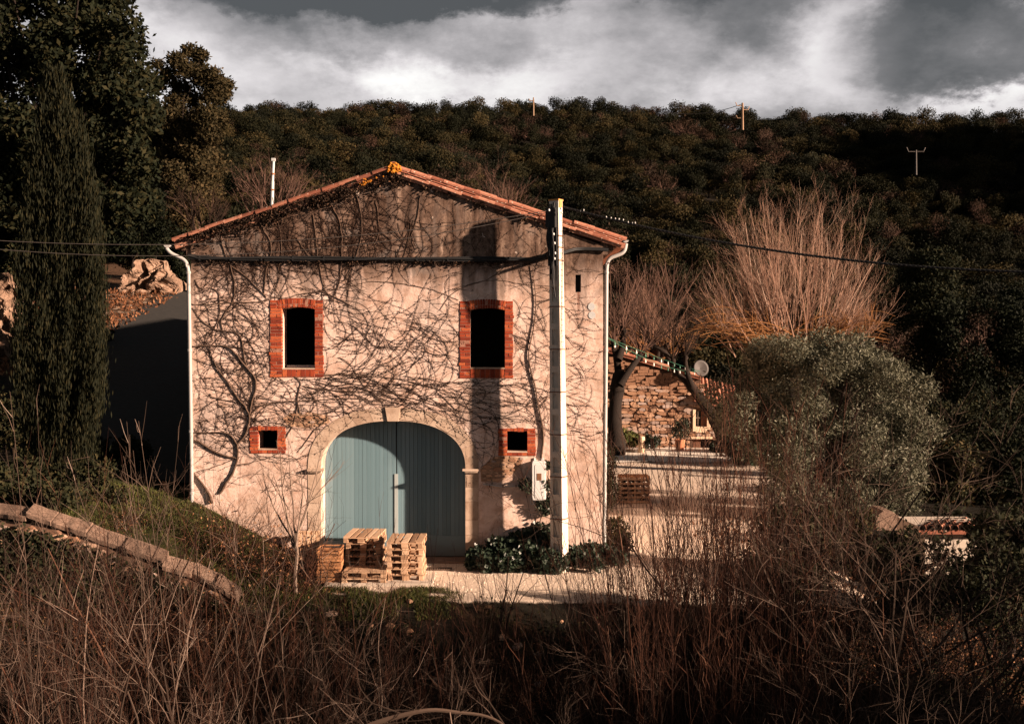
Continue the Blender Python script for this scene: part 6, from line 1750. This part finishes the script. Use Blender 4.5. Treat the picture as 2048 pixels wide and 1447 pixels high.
bm = MB(); bm.leaves(np.array(wf), .10, -.3, .7, outward=np.tile([.2, -1, .5], (len(wf), 1)), g=g); o = bm.build('ivy', M['bramble']); tag(o, 'dark ivy hanging over the face of the low retaining wall', 'ivy')
Pr = scatter(9000, 5, 14, -9, 8, lambda x, y: (vnoise(x, y, 1.0, 41) > -.1)); bm = MB(); bm.leaves(Pr, .10, .1, .6, g=g); o = bm.build('leaf_litter', M['deadleaf']); tag(o, 'brown fallen leaves on the earth bank at right', 'leaves', kind='stuff')
Pq = scatter(9000, -22, -15.4, 10, 27, lambda x, y: vnoise(x, y, .9, 61) > -.2); bm = MB()
if len(Pq): bm.leaves(Pq, .20, .5, .4, g=g); o = bm.build('leaf_litter', M['deadleaf']); tag(o, 'dry leaves on the bank beside the driveway', 'leaves', kind='stuff')
# pebbles of the yard
Pp = scatter(15000, -3.5, 9, -2.95, 3.5, lambda x, y: ~((y > -.02) & (x < 2.4)) & (g.random(len(x)) < .8)); pm = MB(); n = len(Pp); r = g.uniform(.008, .026, n) ** 1.0
oct_ = np.array([(1, 0, 0), (0, 1, 0), (-1, 0, 0), (0, -1, 0), (0, 0, .7)]); V = Pp[:, None, :] + (oct_[None] * r[:, None, None]) * g.uniform(.7, 1.3, (n, 5, 1)); F = (np.array([(0, 1, 4), (1, 2, 4), (2, 3, 4), (3, 0, 4)])[None] + (np.arange(n) * 5)[:, None, None]).reshape(-1, 3)
pm.add(V.reshape(-1, 3), F); o = pm.build('gravel', M['pebble']); tag(o, 'loose pale limestone gravel over the sunlit yard', 'gravel', kind='stuff')
# scattered stones on the slope
for k in range(26):
    x, y = g.uniform(-6, 3), g.uniform(-6.2, -3.1); s_ = g.uniform(.10, .30); b = MB(); V = []
    th = np.linspace(0, 2 * math.pi, 8)[:-1]
    b.lathe([(.001, -.3 * s_), (s_ * .45, -.2 * s_), (s_ * .5, .05 * s_), (s_ * .34, .22 * s_), (.001, .26 * s_)], (0, 0, 0), 7)
    b.V[-1] = b.V[-1] * (1 + g.normal(0, .12, b.V[-1].shape)) * (g.uniform(.8, 1.4), g.uniform(.7, 1.1), 1)
    o = b.build('fallen_stone', M['rubble'], loc=(x, y, gz(x, y) + s_ * .05)); o.rotation_euler = (0, 0, g.uniform(0, 6)); tag(o, 'grey brown stone lying in the undergrowth of the slope below the yard', 'stone', 'stones on the slope')

# ------------------------------------------------------------------ shrubs and saplings in front
def base_at(px, D, zoff=-.1):
    Y = D - 28; x = float(at(px, 1000, Y)[0]); return (x, Y, gz(x, Y) + zoff)
g = np.random.default_rng(970)
def S(key, label, cat, px, D, h=None, rz=None, sc=1.0, group=None, tilt=None):
    return plant(key, label, cat, base_at(px, D), g.uniform(0, 6.28) if rz is None else rz, sc, group, tilt)
GL, GR = 'red brown coppice shrubs along the stream', 'bare shrubs along the stream'
for i, (px, D, k, sc, lab) in enumerate([
        (40, 19.5, 0, 0.72, 'red brown coppice shrub at the far left below the coping'), (150, 18.0, 1, 0.73, 'red brown coppice shrub in front of the cypress foot'), (265, 20.5, 2, 0.68, 'coppice shrub in front of the middle of the coping'), (330, 16.0, 3, 0.65, 'coppice shrub low in front of the driveway grass bank'),
        (455, 19.0, 0, 0.66, 'coppice shrub below the right end of the coping'), (560, 20.0, 1, 0.63, 'coppice shrub before the small brick window at left'), (620, 17.0, 2, 0.56, 'coppice shrub before the orange crates'), (690, 15.5, 3, 0.50, 'short coppice shrub below the low pair of pallets'),
        (1250, 18.5, 3, 0.86, 'coppice shrub of thin rods at the left end of the dense clump before the yard'), (1310, 19.5, 0, 1.08, 'coppice shrub of tall rods before the firewood crate'), (1390, 18.0, 1, 1.12, 'coppice shrub of tall rods before the cottage door'), (1450, 20.0, 2, 1.12, 'coppice shrub of tall rods before the red cloth'),
        (1530, 17.0, 0, 1.05, 'coppice shrub of tall rods before the left side of the olive'), (1600, 18.8, 3, 1.05, 'coppice shrub before the middle of the olive tree'), (1690, 16.5, 1, 0.80, 'coppice shrub before the brown earth bank'), (1180, 17.0, 2, 0.52, 'short coppice shrub below the ivy and the pole'),
        (1480, 15.0, 3, 0.95, 'coppice shrub closest to the viewer below the gravel yard'), (1350, 15.8, 2, 0.85, 'low coppice shrub at the bottom edge below the firewood crate')]):
    S('red%d' % k, lab, 'shrub', px, D, sc=sc, group=GL)
for i, (px, D, k, sc, lab, tl) in enumerate([
        (20, 15.5, 0, 1.08, 'pale twisted bare shrub at the lower left corner', None), (180, 21.5, 1, 1.08, 'pale twisted bare shrub against the black shade of the driveway', None), (415, 18.0, 2, 0.95, 'pale branched shrub with a thick leaning stem before the grass bank', None), (300, 14.5, 1, 0.69, 'low pale tangled shrub at the bottom left edge', None),
        (700, 13.5, 2, 0.68, 'pale bare shrub at the bottom edge below the pallets', None), (640, 19.5, 0, 0.77, 'pale bare shrub below the concrete slab', None), (1000, 12.5, 1, 0.57, 'pale arching shrub at the bottom centre edge', None),
        (1600, 19.5, 0, 1.39, 'pale bare shrub spreading before the olive trunk', None), (1740, 18.0, 2, 1.39, 'pale bare shrub before the right side of the olive', None), (1830, 17.0, 1, 1.31, 'pale bare shrub before the white shed', None), (1960, 18.5, 0, 1.39, 'pale bare shrub at the right edge before the shed roof', None), (2060, 16.0, 2, 1.28, 'pale bare shrub cut by the right picture edge', None),
        (1720, 14.0, 0, 0.94, 'low pale shrub at the lower right below the earth bank', None), (1900, 13.5, 1, 0.94, 'low pale shrub in the dark lower right corner', None), (1500, 13.0, 1, 0.74, 'low pale shrub at the bottom edge below the tall rods', None)]):
    S('pale%d' % k, lab, 'shrub', px, D, sc=sc, group=GR)
for (px, D, k, sc, lab) in [(592, 25.3, 0, 1.0, 'young pale stemmed tree with upswept limbs at the left of the archway'), (985, 21.6, 1, 1.02, 'slim crooked bare tree before the gravel below the right door jamb'), (1400, 21.8, 2, .86, 'slim forked bare tree before the gravel right of the pole'), (1240, 20.5, 1, .72, 'small bare tree before the gravel below the pole')]:
    S('sap%d' % k, lab, 'tree', px, D, sc=sc, group='slim bare trees before the yard')
for (px, D, k, sc, lab) in [(430, 26.6, 0, .9, 'brown bramble thicket at the left foot of the barn wall'), (490, 26.5, 1, 1.15, 'brown bramble thicket under the left small window'), (555, 26.3, 0, 1.15, 'brown bramble thicket beside the young tree at the wall'), (600, 25.6, 1, .95, 'brown bramble thicket left of the orange crates'), (260, 26.2, 0, .6, 'low bramble at the edge of the driveway grass'),
                           (820, 22.0, 1, .9, 'bramble thicket on the slope below the pallets'), (960, 22.3, 0, .9, 'bramble thicket on the slope below the door jamb'), (1080, 22.4, 1, .95, 'bramble thicket on the slope below the pole'), (1230, 22.0, 0, 1.0, 'bramble thicket on the slope below the barn corner'), (700, 22.5, 0, 1.0, 'bramble thicket on the slope below the crates'), (480, 22.8, 1, 1.1, 'bramble thicket below the end of the coping'), (300, 23.0, 0, 1.2, 'bramble thicket below the middle coping'), (120, 23.5, 1, 1.2, 'bramble thicket below the left coping')]:
    S('bramble%d' % k, lab, 'thicket', px, D, sc=sc, group='bramble thickets')
# one long pale branch arching in at the bottom
lb_ = []
g2 = np.random.default_rng(990)
P = [at(x, y, -16.5 + .1 * i) for i, (x, y) in enumerate([(690, 1470), (760, 1440), (840, 1420), (876, 1416), (910, 1424), (960, 1426), (1000, 1440), (1030, 1470)])]
lb_.append((smooth_poly(P, 24), np.linspace(.030, .010, 24)))
for i in range(3, 22, 2):
    grow(lb_, g2, lb_[0][0][i], (g2.normal(0, .8), g2.normal(0, .4), g2.normal(.1, .5)), g2.uniform(.4, 1.1), .009, 1, .12, 0, (2, 4), (25, 60), (.4, .6), .6, 6)
bb = thing('bare_shrub', 'long pale bare branch arching across the bottom edge', 'shrub', base_at(690, 11.5)); L2 = [(p_ - np.array(base_at(690, 11.5)), r_) for p_, r_ in lb_]
q = L2[0][0][0]; L2.append((smooth_poly([(0, 0, 0), tuple(q * .6 + (-.2, 0, 0)), tuple(q)], 8), np.linspace(.04, .03, 8)))
MB().tubes(L2, 5).build('branches', M['paletwig'], bb)
# evergreens added out of view on the right to shade the slope
g = np.random.default_rng(1001)
for k, (x, y, H, R2, lab) in enumerate([(10.6, -9.5, 4.6, 1.5, 'dark evergreen bush added out of view for shade nearest the shed'), (11.6, -12.5, 5.6, 1.7, 'dark evergreen tree added out of view for shade right of the pale shrubs'), (9.6, -15.0, 4.8, 1.5, 'dark evergreen bush added out of view for shade on the near bank'), (13.5, -10.5, 6.2, 1.9, 'tall dark evergreen tree added out of view for shade'), (12.5, -16.0, 6.0, 1.8, 'dark evergreen tree added out of view for shade at the near end of the bank')]):
    bl = [((x + g.normal(0, R2 * .55), y + g.normal(0, R2 * .55), gz(x, y) + g.uniform(.3, 1) * H), (R2 * .5, R2 * .5, R2 * .45)) for _ in range(34)]
    big_tree('evergreen_oak', lab, 'tree', (x, y, gz(x, y)), bl, 7000, .28, M['oakleaf'], .14, 1010 + k, .25, .5, .4, 12)
# more rods and low growth filling the stream bank
for i, (px, D, k, sc, lab) in enumerate([
        (-20, 21.5, 1, 0.62, 'coppice shrub cut by the left picture edge below the wall'), (95, 16.0, 2, 0.57, 'coppice shrub low at the left before the twisted pale shrub'), (210, 16.2, 0, 0.59, 'coppice shrub before the foot of the cypress and the coping'), (400, 20.8, 1, 0.51, 'coppice shrub at the right end of the coping, beside the leaning pale shrub'), (500, 16.0, 3, 0.50, 'coppice shrub at the bottom edge below the bramble foot of the barn'),
        (1290, 16.5, 1, 0.98, 'coppice shrub of fine rods below the barn corner shrub'), (1420, 16.6, 0, 1.05, 'coppice shrub of fine rods in the middle of the dense right clump'), (1560, 20.2, 2, 1.08, 'coppice shrub at the right end of the dense clump'), (1640, 15.4, 0, 0.82, 'coppice shrub below the olive trunk near the bottom edge'), (1790, 16.0, 3, 0.74, 'coppice shrub among pale shrubs at lower right'), (860, 13.6, 0, 0.38, 'short coppice shrub at the bottom edge left of the arching branch'), (1090, 15.0, 1, 0.40, 'short coppice shrub at the bottom edge below the pole')]):
    S('red%d' % k, lab, 'shrub', px, D, sc=sc, group=GL)
# tangle at the right below the olive
for (px, D, k, sc, lab) in [(1620, 24.0, 0, 1.2, 'bramble thicket under the olive at the edge of the gravel'), (1700, 23.0, 1, 1.3, 'bramble thicket before the pale squarish boulder'), (1790, 24.0, 0, 1.3, 'bramble thicket left of the white shed'), (1900, 23.0, 1, 1.3, 'bramble thicket in front of the white shed'), (2000, 22.0, 0, 1.3, 'bramble thicket in the dark right corner'), (1560, 26.0, 1, 1.1, 'bramble thicket at the right end of the yard'), (1850, 27.5, 0, 1.2, 'bramble thicket against the shed corner'), (1500, 22.5, 0, 1.1, 'bramble thicket on the slope at the end of the gravel'), (1370, 22.2, 1, 1.0, 'bramble thicket on the slope before the firewood crate')]:
    S('bramble%d' % k, lab, 'thicket', px, D, sc=sc, group='bramble thickets')
for k, (px, py, D, r, n, lab) in enumerate([(1590, 1075, 27, .9, 5000, 'dark bush at the foot of the olive beside the gravel'), (1690, 1070, 31, .9, 5000, 'dark bush between the olive trunk and the boulder'), (1790, 1130, 25, .8, 4500, 'dark bush below the boulder in the tangle'), (1990, 1160, 24, 1.0, 6000, 'dark bush in the lower right shade'), (1880, 1200, 22, .9, 5000, 'dark bush below the white shed'), (1560, 1150, 23.5, .7, 3500, 'dark bush at the far corner of the yard')]):
    p = at(px, py, D - 28); g = np.random.default_rng(1100 + k); z0 = gz(p[0], D - 28)
    bl = [(tuple(p + g.normal(0, 1, 3) * (r * .6, r * .4, r * .35)), (r * .42,) * 3) for _ in range(16)] + [((p[0] + g.normal(0, r * .4), D - 28, z0 + g.uniform(.1, .6)), (r * .4,) * 3) for _ in range(5)]
    big_tree('evergreen_bush', lab, 'bush', (p[0], D - 28, z0), bl, n, .12, M['bramble'], .05, 1120 + k, .25, .55, .4, 8)
# scrub on the flat ground beyond the olive at the right
for k, (px, D, r, lab) in enumerate([(1905, 40, 1.3, 'dark round bush right of the olive tree'), (1960, 44, 1.4, 'dark round bush in front of the half hidden shed'), (2030, 40, 1.5, 'dark round bush at the right edge beyond the white shed'), (1930, 52, 1.6, 'dark bush behind the half hidden shed'), (2010, 58, 1.8, 'larger dark bush deep in the shade at the right edge'), (1880, 60, 1.6, 'dark bush at the foot of the hill right of the olive'), (1980, 34, 1.1, 'dark bush between the two sheds near the right edge'), (2050, 50, 1.7, 'dark bush cut by the right picture edge'), (1840, 46, 1.3, 'dark bush hidden half behind the olive crown')]):
    x, y, z0 = base_at(px, D, 0); g = np.random.default_rng(1200 + k)
    bl = [((x + g.normal(0, r * .6), y + g.normal(0, r * .5), z0 + g.uniform(.1, 1.5) * r), (r * .4,) * 3) for _ in range(22)]
    big_tree('evergreen_bush', lab, 'bush', (x, y, z0), bl, 4500, .17, M['oakleaf' if k % 3 else 'bramble'], .06, 1220 + k, .25, .55, .4, 8)
# sparse tall whips before the coping and the grass bank
for k in range(2):
    g = np.random.default_rng(1300 + k); L_ = []
    shoots(L_, g, 9, (0, 0, 0), .8, 6.4, .009, .16, 1.1, .04, .02, (.3, 1.0))
    for _ in range(3): grow(L_, g, (g.normal(0, .4), 0, 0), (g.normal(0, .5), g.normal(0, .3), 1), g.uniform(4.2, 5.6), .02, 2, .09, .01, (3, 6), (25, 60), (.3, .55), .5, 9, .35)
    PROTO['whip%d' % k] = ('thin_shrub', [('stems', MB().tubes(L_, 4).mesh('stems', M['redtwig' if k else 'paletwig']))])
g = np.random.default_rng(1310)
for (px, D, k, sc, lab) in [(30, 18.5, 0, 1.35, 'sparse tall bare shrub at the left edge rising before the cypress'), (120, 19.5, 1, 1.29, 'sparse tall red stems rising before the cypress foot'), (215, 18.8, 0, 1.32, 'sparse pale stems reaching into the black shade of the driveway'), (300, 20.0, 1, 1.25, 'sparse red stems crossing the middle of the coping'), (385, 19.0, 0, 1.21, 'sparse pale stems before the left corner of the barn'), (470, 20.5, 1, 1.19, 'sparse red stems before the thick vine trunks'), (545, 19.0, 0, 1.12, 'sparse pale stems before the left small window'), (650, 20.0, 1, 1.06, 'sparse red stems before the crates and the door jamb')]:
    S('whip%d' % k, lab, 'shrub', px, D, sc=sc * .85, group='sparse tall shrubs at left')
for k, (px, D, r, lab) in enumerate([(70, 26.5, .8, 'dark leafy shrub at the left foot of the cypress'), (160, 26.8, .7, 'dark leafy shrub at the right foot of the cypress'), (15, 30, 1.2, 'dark leafy shrub behind the grass at the left edge'), (250, 29.5, .6, 'dark low shrub in the shade at the driveway mouth')]):
    x, y, z0 = base_at(px, D, 0); g2 = np.random.default_rng(1320 + k)
    bl = [((x + g2.normal(0, r * .6), y + g2.normal(0, r * .4), z0 + g2.uniform(.1, 1.1) * r), (r * .4,) * 3) for _ in range(16)]
    big_tree('evergreen_bush', lab, 'bush', (x, y, z0), bl, 4000, .11, M['bramble'], .05, 1330 + k, .25, .55, .4, 6)
for (px, D, k, sc, lab) in [(440, 24.0, 0, 1.0, 'bramble thicket hiding the right end of the coping'), (395, 24.3, 1, .75, 'small bramble sprawling over the coping near its right end'), (170, 24.5, 0, .7, 'small bramble sprawling over the coping before the cypress')]:
    S('bramble%d' % k, lab, 'thicket', px, D, sc=sc, group='bramble thickets')
for i, (px, D, k, sc, lab) in enumerate([
        (760, 18.5, 0, .72, 'coppice shrub on the slope below the neat pallet stack'), (850, 19.5, 1, .74, 'coppice shrub on the slope below the drain grate'), (930, 17.5, 2, .66, 'coppice shrub on the dark slope below the right door jamb'), (1020, 19.0, 3, .74, 'coppice shrub on the dark slope below the meter box'), (1110, 18.0, 0, .74, 'coppice shrub on the dark slope right below the pole foot'),
        (1270, 20.3, 2, 1.0, 'coppice shrub at the near edge of the yard before the barn corner'), (1340, 20.8, 3, 1.08, 'coppice shrub at the near edge of the yard before the lane'), (1430, 21.2, 0, 1.05, 'coppice shrub at the near edge of the yard before the cottage window'), (1500, 21.0, 1, 1.1, 'coppice shrub at the near edge of the yard before the laurel'), (1570, 22.0, 3, 1.0, 'coppice shrub at the right end of the yard against the olive')]):
    S('red%d' % k, lab, 'shrub', px, D, sc=sc, group=GL)
for (px, D, k, sc, lab) in [(800, 16.5, 1, .75, 'pale bare shrub low on the slope below the neat pallet stack'), (960, 15.5, 2, .72, 'pale bare shrub low on the slope below the door jamb'), (1120, 16.5, 0, .75, 'pale bare shrub low on the slope below the ivy')]:
    S('pale%d' % k, lab, 'shrub', px, D, sc=sc, group=GR)
# a few more brambles and dry stems leaning over the coping, so that it shows only in stretches
for (px, D, k, sc, lab) in [(20, 24.8, 1, .7, 'bramble leaning over the coping at the left picture edge'), (255, 24.4, 1, .6, 'bramble leaning over the coping in the middle of its run'), (330, 24.2, 0, .8, 'bramble leaning over the coping before the grass bank')]:
    S('bramble%d' % k, lab, 'thicket', px, D, sc=sc, group='bramble thickets')
